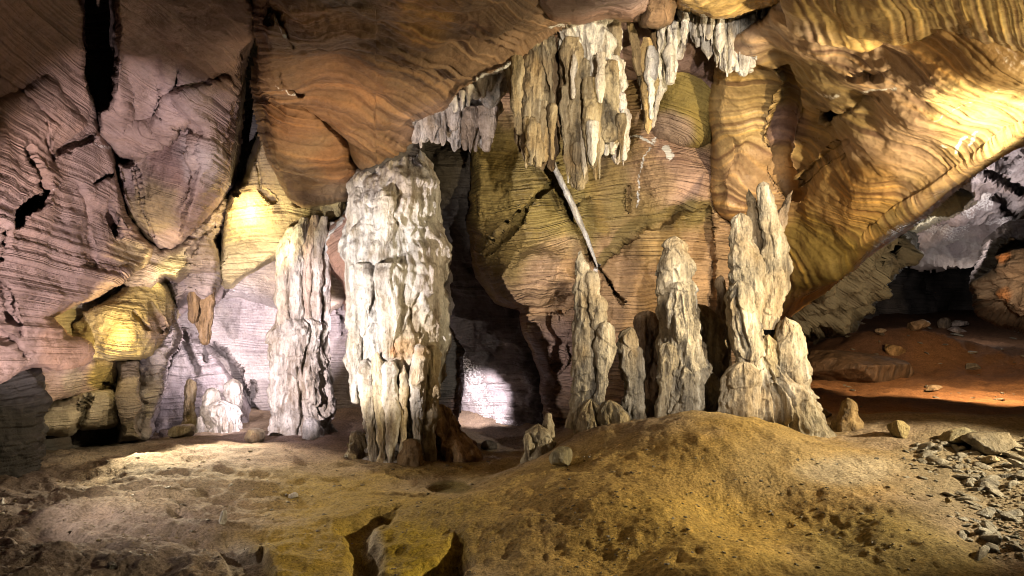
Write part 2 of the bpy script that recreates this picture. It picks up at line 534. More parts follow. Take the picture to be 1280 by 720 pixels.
# --- ceiling, right
lobe('cave_ceiling',
     [(893, 95), (905, 60), (960, 20), (985, -10), (1000, -60), (1440, -60), (1440, 80), (1340, 132), (1280, 172), (1250, 191), (1200, 226), (1150, 264), (1100, 299),
      (1060, 335), (1030, 356), (1005, 374), (985, 392), (960, 400), (945, 330), (925, 282), (905, 274), (892, 262), (884, 235), (890, 190), (887, 130)],
     [(1440, -60, 6), (1000, -60, 7.8), (1280, 0, 7.0), (1000, 40, 10.3), (960, 100, 12.8), (900, 110, 13.6), (900, 180, 14.6), (940, 190, 14.0), (985, 200, 14.9), (905, 260, 15.6),
      (1040, 180, 12.6), (1060, 250, 13.0), (1120, 150, 10.6), (1200, 130, 9.0), (1280, 110, 8.1), (1280, 170, 8.7), (1200, 220, 10.6), (1100, 295, 13.2), (1000, 370, 16.5), (960, 380, 17.2), (1000, 290, 15.2), (1440, 80, 6.8)],
     M_BAND, [(0.48, 0.33, 0.15), (0.5, 0.29, 0.11), (0.42, 0.29, 0.19)], edge=(16, 0.7), strata=lambda U, V: 0.0105 * np.where(V - 345 < 0, np.hypot(U - 945, 1.15 * (V - 345)), np.abs(U - 945)) + 0.5 * np.exp(-((U - 1060) / 55) ** 2 - ((V - 235) / 45) ** 2) + 0.35 * np.exp(-((U - 950) / 45) ** 2 - ((V - 250) / 40) ** 2), warp=0.16, ridge=0.02, period=0.14, big=0.34, rough=0.06, seed=21, wob=2, step=1.6,
     cracks=[([(980, 85), (990, 100), (985, 130), (975, 175), (978, 215), (992, 240)], 12, 0.45), ([(1035, 145), (1065, 130), (1085, 112), (1110, 113)], 5, 0.5),
             ([(1000, 225), (1040, 190), (1060, 175)], 3, 0.12), ([(1080, 75), (1120, 72)], 6, 0.35)],
     veins=[([(1180, 140), (1230, 110), (1270, 84)], 1.5, 0.6), ([(1172, 182), (1178, 186)], 4, 0.7), ([(1190, 195), (1196, 180), (1203, 178)], 4, 0.8), ([(1205, 190), (1214, 175)], 3.5, 0.8), ([(1085, 105), (1120, 95), (1135, 92)], 5, 0.6), ([(1030, 105), (1060, 108)], 5, 0.55)],
     blobs=[(960, 110, 60, (0.25, 0.17, 0.07), 0.8), (1040, 130, 60, (0.27, 0.2, 0.09), 0.8), (1040, 330, 70, OLIVE, 0.85), (1110, 290, 50, OLIVE, 0.6), (940, 230, 50, (0.4, 0.25, 0.14), 0.8),
            (1230, 150, 70, (0.55, 0.42, 0.2), 0.8), (985, 160, 25, (0.25, 0.16, 0.15), 0.8), (1080, 245, 60, (0.5, 0.28, 0.09), 0.6)])
lobe('cave_ceiling',
     [(975, -200), (985, 0), (996, 38), (1030, 52), (1088, 60), (1122, 74), (1140, 94), (1180, 102), (1215, 102), (1250, 86), (1285, 70), (1440, 25), (1440, -200)],
     [(980, -200, 5), (1440, -200, 4.4), (1000, 0, 8.3), (1100, 0, 7.4), (1200, 0, 6.9), (1300, 0, 6.3), (1440, 0, 5.6), (1000, 40, 9.6), (1120, 72, 9.5), (1210, 100, 9.0), (1280, 70, 7.8), (1440, 25, 6.2)],
     M_BAND, [GOLD, (0.42, 0.25, 0.11), (0.36, 0.27, 0.2)], edge=(14, 0.55), strata=lambda U, V: 0.0085 * np.hypot(U - 900, 0.6 * (V - 220)), warp=0.10, ridge=0.016, period=0.13, big=0.22, rough=0.05, seed=22, wob=2, step=1.6,
     cracks=[([(1050, -10), (1070, 25), (1085, 45), (1088, 58)], 3, 0.15)])

# --- wall in the middle, behind the stalagmites
lobe('cave_wall',
     [(560, 90), (585, 180), (588, 230), (583, 290), (598, 345), (622, 374), (652, 386), (657, 412), (668, 440), (675, 475), (681, 520), (685, 640), (960, 640), (935, 300), (902, 250), (900, 90)],
     [(560, 90, 17.5), (900, 90, 15.8), (590, 200, 17.6), (640, 230, 16.9), (720, 260, 16.8), (800, 250, 16.4), (860, 220, 15.7), (890, 200, 16.4), (600, 330, 17.2), (650, 340, 16.2), (720, 350, 16.6),
      (800, 350, 16.6), (880, 350, 16.8), (700, 420, 17.3), (760, 450, 17.3), (680, 560, 18.5), (950, 560, 17.5), (850, 180, 15.9), (750, 180, 16.6)],
     M_RIDGE, [(0.40, 0.25, 0.13), (0.43, 0.275, 0.2)], edge=(16, 0.9), warp=0.22, ridge=0.045, period=0.11, big=0.22, seed=31, step=1.5,
     cracks=[([(685, 205), (699, 236), (712, 263), (729, 301), (742, 332)], 5.5, 0.5), ([(746, 330), (757, 345), (778, 380)], 2.2, 0.5), ([(690, 233), (672, 243), (652, 264), (632, 290), (605, 315)], 3.6, 0.45),
             ([(720, 262), (728, 252), (738, 246)], 3, 0.4), ([(784, 236), (786, 262)], 2.0, 0.25), ([(650, 388), (700, 385), (735, 365)], 7, 0.3),
             ([(664, 410), (672, 450), (682, 480)], 9, 0.25), ([(690, 400), (700, 430), (694, 460)], 6, 0.25)],
     veins=[([(748, 330), (742, 350), (738, 365)], 4, 0.6), ([(812, 185), (800, 205), (796, 260)], 3, 0.6), ([(833, 188), (836, 195)], 8, 0.9),
            ([(775, 168), (800, 172), (815, 180)], 3, 0.7), ([(872, 120), (835, 160), (815, 180)], 5, 0.6)],
     bumps=[([(600, 345), (640, 300), (720, 300), (740, 360), (655, 385), (620, 372)], -0.6, 25), ([(750, 335), (775, 300), (805, 280), (850, 270), (890, 256), (900, 420), (750, 430)], 0.45, 5)],
     stains=[([(752, 326), (775, 296), (802, 274), (850, 264), (885, 256)], 9, (0.19, 0.135, 0.045), 0.9)],
     blobs=[(640, 240, 110, OLIVE, 0.95), (705, 260, 60, OLIVE, 0.85), (620, 320, 60, (0.22, 0.15, 0.05), 0.9), (800, 235, 60, (0.3, 0.2, 0.08), 0.6), (820, 290, 50, OLIVE, 0.45), (690, 350, 45, (0.42, 0.27, 0.16), 0.7),
            (870, 270, 30, OLIVE, 0.9), (850, 130, 60, OLIVE, 0.9), (720, 460, 80, (0.23, 0.15, 0.13), 0.8)])
lobe('cave_wall',
     [(805, 60), (800, 110), (808, 150), (818, 178), (845, 182), (872, 184), (888, 176), (893, 140), (893, 60)],
     [(800, 60, 14.8), (893, 60, 14.3), (805, 110, 15.6), (890, 110, 14.9), (850, 140, 15.0), (820, 178, 15.9), (885, 176, 15.6)],
     M_FINE, [OLIVE, (0.28, 0.2, 0.09)], edge=(14, 0.6), strata=(0.35, 0, 1), warp=0.2, ridge=0.04, period=0.12, big=0.12, seed=32,
     blobs=[(835, 170, 30, PINK, 0.8)])
# recess between the big column and that wall
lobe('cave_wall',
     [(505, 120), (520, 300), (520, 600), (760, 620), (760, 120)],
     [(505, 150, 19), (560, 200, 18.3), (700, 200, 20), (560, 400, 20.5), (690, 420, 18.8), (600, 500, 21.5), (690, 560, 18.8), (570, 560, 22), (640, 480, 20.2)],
     M_FINE, [(0.085, 0.068, 0.064), (0.06, 0.05, 0.046)], edge=(20, 1), warp=0.1, ridge=0.06, period=0.16, big=0.3, rough=0.22, seed=33,  # near-black base puts the shade of the recess into the colour
     veins=[([(580, 450), (598, 475), (618, 515), (645, 540)], 26, 0.5), ([(600, 540), (650, 548)], 10, 0.6)],  # crust mask used here to paint the lamp-lit patch whiter
     blobs=[(612, 505, 62, (0.42, 0.38, 0.38), 0.95), (560, 220, 60, (0.09, 0.075, 0.06), 0.8)])  # pale blob paints the lit patch at the recess foot into the colour
# buttress at the back of the big column
lobe('cave_wall',
     [(535, 380), (556, 400), (566, 424), (577, 440), (576, 470), (574, 512), (560, 560), (530, 560)],
     [(535, 400, 16.6), (575, 440, 17.2), (575, 512, 17.2), (535, 550, 16.6), (555, 470, 16.5)],
     M_FINE, [(0.27, 0.17, 0.15), DARK], edge=(8, 0.5), warp=0.1, ridge=0.03, period=0.1, big=0.1, rough=0.15, seed=34, skirt=4, back=0.08)

# --- left wall
lobe('cave_wall',
     [(-220, -220), (100, -220), (100, 40), (106, 90), (118, 130), (122, 150), (140, 182), (142, 200), (150, 238), (160, 268), (176, 292), (196, 312), (186, 330), (160, 347), (128, 366), (92, 378),
      (62, 396), (80, 420), (112, 436), (112, 452), (40, 456), (-40, 500), (-220, 620)],
     [(-220, -220, 6.5), (100, -220, 7.6), (0, 0, 9.2), (100, 20, 10.8), (-100, 100, 7.8), (0, 160, 10.2), (60, 160, 11.4), (115, 140, 12.4), (0, 300, 10.4), (90, 250, 12.4), (140, 230, 13.6), (190, 315, 15.2),
      (100, 330, 12.8), (50, 380, 11.6), (100, 440, 13.2), (0, 440, 10.8), (-220, 440, 7.6), (-220, 620, 7.6), (60, 260, 11.4)],
     M_FINE, [PINK, PINK2, (0.34, 0.22, 0.165)], edge=(7, 0.6), strata=lambda U, V: np.degrees(np.arctan2(440 - V, 500 - U)) * 0.105, warp=0.07, ridge=0.032, period=0.10, big=0.13, rough=0.09, seed=41, step=1.6,
     cracks=[([(20, 277), (30, 260), (52, 252)], 10, 1.4), ([(28, 182), (40, 205), (58, 242)], 5, 0.6), ([(118, 228), (138, 218)], 5, 0.5), ([(134, 250), (140, 270), (148, 290)], 5, 0.4),
             ([(92, 235), (98, 255), (108, 300), (112, 330)], 12, 0.22), ([(-30, 330), (5, 360), (18, 400), (24, 416)], 7, 0.34), ([(-40, 400), (0, 420), (30, 442)], 7, 0.34), ([(0, 95), (40, 125), (75, 155)], 3, 0.15),
             ([(75, 190), (95, 182), (118, 172)], 3, 0.25), ([(55, 150), (62, 190), (66, 200)], 2.5, 0.2), ([(5, 290), (4, 310), (2, 320)], 5, 0.3)],
     veins=[([(122, 178), (140, 185), (165, 192)], 6, 0.5), ([(55, 245), (80, 230), (110, 222)], 4, 0.35), ([(30, 175), (90, 170), (120, 160)], 3, 0.3)],
     bumps=[([(120, 160), (75, 190), (55, 245), (15, 285), (-20, 330), (-20, 130), (60, 90)], -0.22, 14), ([(92, 232), (160, 268), (196, 312), (150, 350), (112, 340)], 0.25, 14)],
     blobs=[(70, 120, 40, (0.24, 0.16, 0.13), 0.6), (105, 285, 30, (0.27, 0.19, 0.16), 0.6), (75, 425, 35, (0.42, 0.25, 0.16), 0.6), (170, 320, 25, (0.5, 0.4, 0.2), 0.6)])
lobe('cave_wall',
     [(146, -220), (146, 60), (143, 132), (124, 140), (126, 168), (150, 196), (168, 200), (145, 204), (150, 240), (168, 282), (198, 310), (215, 313), (240, 292), (276, 252), (286, 230), (290, 182), (297, 150),
      (296, 110), (303, 70), (312, 30), (318, -220)],
     [(146, -220, 7.8), (318, -220, 7.8), (146, 60, 11.2), (300, 40, 11.0), (146, 140, 12.6), (190, 90, 12.2), (230, 120, 13.0), (292, 150, 15.0), (285, 230, 16.4), (200, 200, 14.0), (165, 240, 14.8), (205, 308, 16.0), (240, 280, 15.6), (245, 200, 13.6)],
     M_FINE, [(0.4, 0.3, 0.27), PINK], edge=(6, 0.6), strata=(0.35, 0.0, 1), warp=0.06, ridge=0.026, period=0.12, big=0.10, seed=42, step=1.6,
     cracks=[([(222, 92), (218, 108), (205, 118), (200, 145), (192, 150)], 4, 0.4), ([(168, 205), (180, 260), (190, 295)], 2, 0.12)],
     bumps=[([(148, 200), (165, 198), (190, 178), (206, 172), (215, 158), (238, 148), (246, 160), (246, 190), (240, 230), (225, 268), (212, 300), (195, 302), (165, 272), (150, 235)], 1.1, 7, 165, 285),
            ([(206, 118), (250, 100), (298, 90), (296, 150), (288, 190), (284, 232), (240, 292), (216, 312), (228, 262), (246, 200), (250, 160), (228, 140)], -0.4, 10), ([(146, 60), (200, 70), (215, 110), (195, 165), (150, 160)], 0.3, 14)],
     blobs=[(190, 260, 40, (0.3, 0.23, 0.13), 0.8), (220, 200, 35, (0.27, 0.17, 0.15), 0.8), (260, 200, 40, (0.47, 0.39, 0.36), 0.8), (210, 130, 40, (0.42, 0.31, 0.28), 0.7)])
lobe('cave_wall',
     [(60, -220), (98, 0), (100, 140), (150, 145), (150, 0), (170, -220)],
     [(60, -220, 13), (170, -220, 13), (100, 0, 16.5), (100, 140, 17), (150, 140, 17), (125, 60, 17)],
     M_FINE, [DARK, BROWN], edge=(8, 0.4), seed=43, ridge=0.05)
lobe('cave_wall',   # ridged ledge below the alcove
     [(150, 352), (160, 315), (172, 292), (200, 312), (222, 306), (245, 285), (275, 256), (283, 246), (280, 270), (268, 300), (274, 326), (268, 340), (235, 340), (222, 352), (205, 346), (190, 362), (165, 362)],
     [(160, 320, 15.4), (200, 312, 16.0), (280, 250, 17.2), (270, 330, 17.0), (200, 345, 15.4), (230, 320, 15.6), (170, 355, 15.0)],
     M_FINE, [(0.4, 0.31, 0.25), (0.45, 0.36, 0.2)], edge=(8, 0.4), strata=(0.15, 0, 1), ridge=0.03, period=0.13, big=0.08, rough=0.14, seed=44, wob=2,
     cracks=[([(240, 312), (256, 290), (272, 272)], 4, 0.2)],
     blobs=[(215, 330, 20, (0.55, 0.47, 0.25), 0.8)])
lobe('cave_wall',   # yellow block
     [(84, 424), (96, 402), (120, 384), (140, 370), (168, 352), (192, 345), (208, 358), (217, 382), (214, 408), (203, 428), (188, 442), (168, 448), (140, 450), (112, 450), (98, 440)],
     [(90, 420, 14.6), (150, 365, 14.9), (205, 360, 15.6), (215, 400, 15.8), (150, 410, 13.9), (120, 445, 14.2), (185, 440, 14.9)],
     M_FINE, [(0.4, 0.31, 0.13), (0.34, 0.27, 0.15)], edge=(8, 0.6), strata=(0.12, 0, 1), warp=0.06, ridge=0.04, period=0.1, big=0.12, rough=0.1, seed=45, step=1.6,
     cracks=[([(188, 380), (200, 398), (205, 412)], 5, 0.3), ([(170, 392), (185, 410)], 4, 0.25)],
     blobs=[(200, 410, 25, (0.25, 0.17, 0.12), 0.8), (100, 410, 20, (0.3, 0.25, 0.16), 0.7)])
lobe('cave_wall',   # behind and under the yellow block
     [(50, 375), (160, 345), (178, 400), (150, 500), (60, 500), (40, 440)],
     [(50, 380, 13.2), (160, 345, 16), (150, 500, 16), (50, 490, 14), (100, 410, 14.9)],
     M_FINE, [(0.38, 0.29, 0.23), (0.31, 0.26, 0.17)], edge=(8, 0.4), ridge=0.03, period=0.1, seed=46)
lobe('cave_wall',
     [(-60, 440), (40, 446), (104, 446), (146, 448), (146, 480), (140, 496), (110, 498), (60, 502), (-60, 520)],
     [(-60, 450, 11.5), (146, 450, 15.2), (140, 496, 15.6), (60, 500, 13.8), (-60, 520, 11.5), (100, 460, 14.2)],
     M_FINE, [PINK, (0.4, 0.3, 0.2)], edge=(8, 0.4), ridge=0.045, period=0.12, seed=47, rough=0.12,
     blobs=[(125, 470, 22, (0.42, 0.31, 0.08), 0.9), (85, 475, 20, (0.5, 0.42, 0.3), 0.6)],
     cracks=[([(128, 478), (142, 482)], 3, 0.4)])
lobe('cave_wall',   # lower bench with an overhang
     [(-60, 510), (50, 500), (80, 496), (112, 488), (140, 486), (147, 500), (145, 528), (120, 534), (98, 534), (86, 540), (50, 542), (-60, 560)],
     [(-60, 520, 12.6), (60, 500, 14), (140, 490, 15), (144, 528, 15.2), (50, 540, 13.8), (100, 510, 13.9), (-60, 560, 12.6)],
     M_FINE, [(0.42, 0.35, 0.25), PALE], edge=(10, 0.6), ridge=0.03, period=0.11, seed=48, big=0.15,
     cracks=[([(112, 500), (104, 520), (96, 534)], 6, 0.4)])
lobe('cave_wall',
     [(-100, 520), (160, 515), (170, 560), (160, 600), (-100, 620)],
     [(-100, 530, 12), (160, 520, 17), (160, 590, 17), (-100, 600, 12), (80, 550, 15.5)],
     M_DULL, [DARK, BROWN], edge=(8, 0.4), seed=49)
lobe('cave_wall',   # square pillar under the block
     [(146, 452), (160, 446), (175, 450), (176, 480), (174, 520), (176, 548), (150, 552), (147, 500)],
     [(146, 460, 15.0), (175, 455, 15.3), (175, 545, 15.4), (150, 545, 15.2), (160, 500, 14.7)],
     M_FINE, [(0.26, 0.21, 0.17), (0.3, 0.24, 0.14)], edge=(4, 0.3), ridge=0.025, period=0.1, seed=50, big=0.04, rough=0.15, wob=5)
lobe('cave_wall',
     [(172, 446), (192, 430), (206, 418), (214, 404), (220, 420), (205, 460), (195, 490), (188, 520), (180, 545), (172, 540)],
     [(175, 450, 15.8), (215, 410, 16.2), (190, 500, 16), (178, 540, 15.8), (195, 450, 15.7)],
     M_DULL, [(0.36, 0.31, 0.29), GREY], edge=(5, 0.4), ridge=0.02, seed=51, big=0.1, rough=0.3, wob=6)
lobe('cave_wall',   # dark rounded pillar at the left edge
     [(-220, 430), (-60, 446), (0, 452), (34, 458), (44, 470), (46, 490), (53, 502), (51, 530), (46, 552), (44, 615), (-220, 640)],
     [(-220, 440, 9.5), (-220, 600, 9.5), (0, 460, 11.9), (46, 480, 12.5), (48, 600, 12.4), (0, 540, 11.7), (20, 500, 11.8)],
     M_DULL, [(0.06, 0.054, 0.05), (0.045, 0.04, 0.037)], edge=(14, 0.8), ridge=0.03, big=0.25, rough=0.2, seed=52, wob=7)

# --- back left chamber
lobe('cave_wall',   # back wall
     [(170, 280), (556, 240), (556, 640), (170, 640)],
     [(170, 300, 20), (600, 260, 20), (300, 400, 20.8), (450, 400, 20.6), (600, 500, 20.5), (170, 560, 20), (350, 560, 20.8), (260, 340, 20)],
     M_FINE, [PALE, (0.4, 0.35, 0.34)], edge=(20, 1), ridge=0.04, period=0.15, seed=61, big=0.25,
     cracks=[([(270, 433), (290, 455), (298, 480), (312, 505), (328, 522)], 5, 0.8), ([(314, 480), (316, 495)], 4, 0.5), ([(425, 380), (428, 420)], 4, 0.4)])
lobe('cave_wall',   # leaning slab
     [(186, 545), (196, 490), (208, 462), (220, 420), (232, 410), (245, 416), (262, 440), (285, 470), (300, 500), (318, 535), (320, 560), (190, 560)],
     [(200, 480, 18.6), (232, 412, 19.4), (300, 500, 19.0), (315, 550, 18.4), (190, 550, 18), (250, 490, 18.9)],
     M_DULL, [(0.36, 0.32, 0.31), (0.29, 0.25, 0.25)], edge=(8, 0.5), ridge=0.02, seed=62, big=0.25, rough=0.12,
     cracks=[([(225, 415), (238, 445), (246, 462)], 7, 0.25), ([(246, 420), (258, 448)], 5, 0.25)])
lobe('cave_wall',   # rock mass hanging over the chamber
     [(205, 345), (235, 335), (272, 318), (277, 345), (275, 358), (268, 372), (255, 378), (240, 374), (222, 388), (212, 378)],
     [(205, 350, 16.6), (275, 325, 17.4), (270, 370, 17.4), (220, 385, 17), (240, 355, 16.6)],
     M_DULL, [(0.34, 0.29, 0.28), (0.3, 0.24, 0.22)], edge=(9, 0.6), ridge=0.03, period=0.1, seed=63, big=0.2, rough=0.16)
lobe('cave_wall',   # ridge that carries the bright lamp spot
     [(276, 355), (274, 330), (280, 280), (278, 262), (290, 242), (304, 228), (322, 188), (332, 158), (350, 200), (352, 225), (372, 255), (430, 246), (425, 270), (412, 285), (395, 296), (378, 305),
      (350, 318), (325, 332), (305, 345), (290, 358)],
     [(278, 340, 17.6), (285, 260, 17.0), (330, 170, 16.2), (352, 240, 16.8), (420, 260, 17.4), (330, 300, 16.9), (300, 300, 17.0), (390, 295, 17.6), (300, 345, 18.0)],
     M_FINE, [(0.5, 0.41, 0.22), (0.44, 0.34, 0.2), (0.42, 0.3, 0.23)], edge=(6, 0.5), strata=(0.0, 0.25, 1), warp=0.2, ridge=0.035, period=0.12, seed=64, big=0.16, step=1.6,
     cracks=[([(292, 237), (298, 243)], 5, 0.5), ([(318, 195), (325, 235), (340, 250)], 4, 0.2)])
lobe('cave_wall',   # underside of that ridge
     [(272, 330), (290, 345), (320, 325), (380, 295), (420, 265), (445, 250), (445, 360), (400, 400), (345, 388), (300, 372), (278, 375)],
     [(275, 340, 18.2), (420, 270, 18.0), (440, 350, 18.6), (340, 380, 19.8), (340, 330, 18.5), (290, 370, 19.4)],
     M_FINE, [(0.4, 0.33, 0.26), PALE], edge=(12, 0.7), ridge=0.03, period=0.12, seed=65, big=0.2)
lobe('cave_wall',   # pink triangular face left of the big column
     [(402, 300), (415, 280), (440, 262), (450, 300), (450, 420), (430, 352), (412, 335), (404, 318)],
     [(402, 300, 17.2), (445, 270, 16.8), (445, 400, 17.6), (420, 310, 16.9)],
     M_FINE, [(0.44, 0.27, 0.21), (0.4, 0.24, 0.17)], edge=(6, 0.4), strata=(-0.6, 0, 1), ridge=0.03, period=0.11, seed=66, big=0.1,
     veins=[([(428, 272), (415, 290), (404, 304), (408, 330)], 4, 0.8)])
lobe('cave_wall',   # wedge above the big column
     [(440, 232), (455, 212), (480, 196), (512, 172), (524, 176), (520, 200), (495, 215), (470, 232), (450, 250)],
     [(445, 235, 14.9), (515, 175, 14.2), (520, 195, 14.8), (460, 240, 15.1), (480, 210, 14.5)],
     M_STR, [(0.18, 0.14, 0.11), DARK], edge=(6, 0.4), seed=67, big=0.08)

# --- far chamber on the right
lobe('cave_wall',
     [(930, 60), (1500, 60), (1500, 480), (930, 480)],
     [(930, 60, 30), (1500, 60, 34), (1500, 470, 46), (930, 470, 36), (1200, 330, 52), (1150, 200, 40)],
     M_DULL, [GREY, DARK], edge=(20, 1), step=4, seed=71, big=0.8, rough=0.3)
lobe('cave_ceiling',   # whitish slab of the far roof
     [(1110, 290), (1140, 270), (1180, 240), (1215, 212), (1250, 195), (1300, 150), (1440, 100), (1440, 300), (1290, 285), (1250, 300), (1215, 322), (1175, 330), (1145, 326), (1128, 310)],
     [(1110, 295, 25), (1250, 195, 21), (1440, 110, 17), (1440, 300, 22), (1280, 290, 25), (1160, 328, 30), (1200, 260, 24), (1220, 310, 29)],
     M_DULL, [(0.32, 0.265, 0.25), (0.4, 0.35, 0.34)], edge=(10, 1.0), strata=(-0.25, 0.1, 1), ridge=0.05, period=0.3, seed=72, big=0.6, rough=0.34,
     veins=[([(1195, 262), (1220, 255), (1235, 250)], 12, 0.55), ([(1145, 283), (1170, 290), (1160, 298), (1190, 300), (1230, 282), (1260, 272)], 10, 0.5), ([(1215, 215), (1230, 212)], 8, 0.55)],
     cracks=[([(1240, 215), (1275, 235), (1300, 240)], 8, 0.8), ([(1250, 255), (1270, 275), (1290, 280)], 8, 0.8)])
lobe('cave_ceiling',   # olive slab
     [(1112, 272), (1145, 250), (1180, 224), (1198, 222), (1196, 238), (1212, 246), (1190, 258), (1165, 270), (1140, 284), (1122, 282)],
     [(1112, 275, 21.5), (1195, 225, 19.5), (1210, 246, 20.5), (1140, 282, 22), (1160, 255, 20.4)],
     M_DULL, [(0.15, 0.14, 0.09), (0.22, 0.19, 0.13)], edge=(6, 0.6), ridge=0.05, period=0.2, seed=73, big=0.3, rough=0.3)
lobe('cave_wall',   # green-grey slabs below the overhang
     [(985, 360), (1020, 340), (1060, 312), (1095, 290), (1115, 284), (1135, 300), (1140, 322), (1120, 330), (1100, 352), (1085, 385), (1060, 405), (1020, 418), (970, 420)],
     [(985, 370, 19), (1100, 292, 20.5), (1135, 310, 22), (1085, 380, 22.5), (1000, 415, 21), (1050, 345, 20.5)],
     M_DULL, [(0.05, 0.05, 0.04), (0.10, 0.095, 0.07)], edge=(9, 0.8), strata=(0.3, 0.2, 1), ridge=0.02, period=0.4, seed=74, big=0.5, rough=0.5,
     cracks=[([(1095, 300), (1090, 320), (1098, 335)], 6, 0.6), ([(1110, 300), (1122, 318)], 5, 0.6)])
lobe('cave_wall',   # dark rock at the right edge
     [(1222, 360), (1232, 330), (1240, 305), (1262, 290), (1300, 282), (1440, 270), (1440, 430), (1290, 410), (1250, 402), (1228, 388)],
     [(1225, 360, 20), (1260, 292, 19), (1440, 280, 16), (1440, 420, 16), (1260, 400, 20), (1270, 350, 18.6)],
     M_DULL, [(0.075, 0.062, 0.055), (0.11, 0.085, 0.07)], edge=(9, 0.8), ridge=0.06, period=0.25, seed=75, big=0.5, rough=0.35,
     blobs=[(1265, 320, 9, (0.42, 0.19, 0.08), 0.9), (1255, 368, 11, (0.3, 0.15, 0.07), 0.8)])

# ------------------------------------------------------------------ floor
FC = []


def fl(u, v, Y):
    p = P(u, v, Y)
    FC.append((p[0] * 100, p[1] * 100, p[2]))


def fz(x, y, z):
    FC.append((x * 100, y * 100, z))


# flat left part
for x, y, z in [(-9, 6, 0.0), (-4, 5, 0.0), (0, 5, 0.05), (-12, 12, 0.05), (-7, 12, 0.12), (-3, 10, 0.0), (-7.0, 16, 0.05), (-5.2, 14.2, 0.2), (-10, 18, -0.1), (-3, 15.5, 0.0), (-8, 22, 0.2), (-1.5, 8, 0.0),
                (-1, 12, 0.0), (-0.6, 14.6, -0.15), (0.2, 16.5, -0.3), (0, 20, -0.2), (-5, 20, 0.1), (-20, 20, 0), (-15, 5, 0)]:
    fz(x, y, z)
# mound
for t in [(870, 519, 11.2), (940, 528, 11.2), (800, 540, 11.0), (760, 560, 10.8), (715, 585, 10.5), (660, 600, 10.4), (900, 590, 9.4), (990, 600, 9.2), (740, 613, 8.95), (810, 645, 8.2), (880, 690, 7.3), (780, 690, 7.75),
          (640, 660, 8.6), (700, 700, 7.7), (900, 640, 8.85), (980, 720, 6.9), (1050, 585, 9.6), (1100, 640, 8.05), (1140, 690, 7.15), (1040, 680, 7.75), (1280, 640, 8.0), (1280, 720, 6.6), (1280, 560, 10.0), (1200, 540, 11.0), (1100, 540, 11.4),
          (1030, 545, 11.6), (1150, 522, 12.2), (1280, 528, 11.6), (1400, 640, 7.5), (1440, 560, 9.6)]:
    fl(*t)
# behind the mound
for x, y, z in [(1.2, 12.6, 0.75), (2.2, 12.8, 0.9), (3.2, 13, 1.0), (4.6, 13, 1.05), (2, 16, 0.5), (4, 16, 0.8), (0.9, 13.0, 0.25), (7, 14.4, 0.98), (10, 14, 1.0), (9, 18, 1.0), (6.5, 18, 1.05), (12, 22, 1.0), (9, 24, 1.1), (15, 24, 1.2),
                (14.5, 28, 2.1), (19, 28, 1.7), (11, 28, 1.5), (16, 34, 2.1), (22, 34, 2.2), (18, 42, 2.9), (30, 42, 3.2), (16, 50, 3.3), (34, 50, 3.5), (5, 24, 1.0), (0, 30, 0.5), (0, 50, 1), (-20, 50, 1), (12, 42, 2.9), (-20, 35, .3)]:
    fz(x, y, z)
_fh = rbf(FC, c=0.9)


def h0(x, y):
    return _fh(np.asarray(x) * 100, np.asarray(y) * 100)


def proj0(x, y):
    """pixel of a floor point lying on z = 0"""
    y = np.maximum(y, 0.5)
    return CU + F * x / y, CV + F * H / y


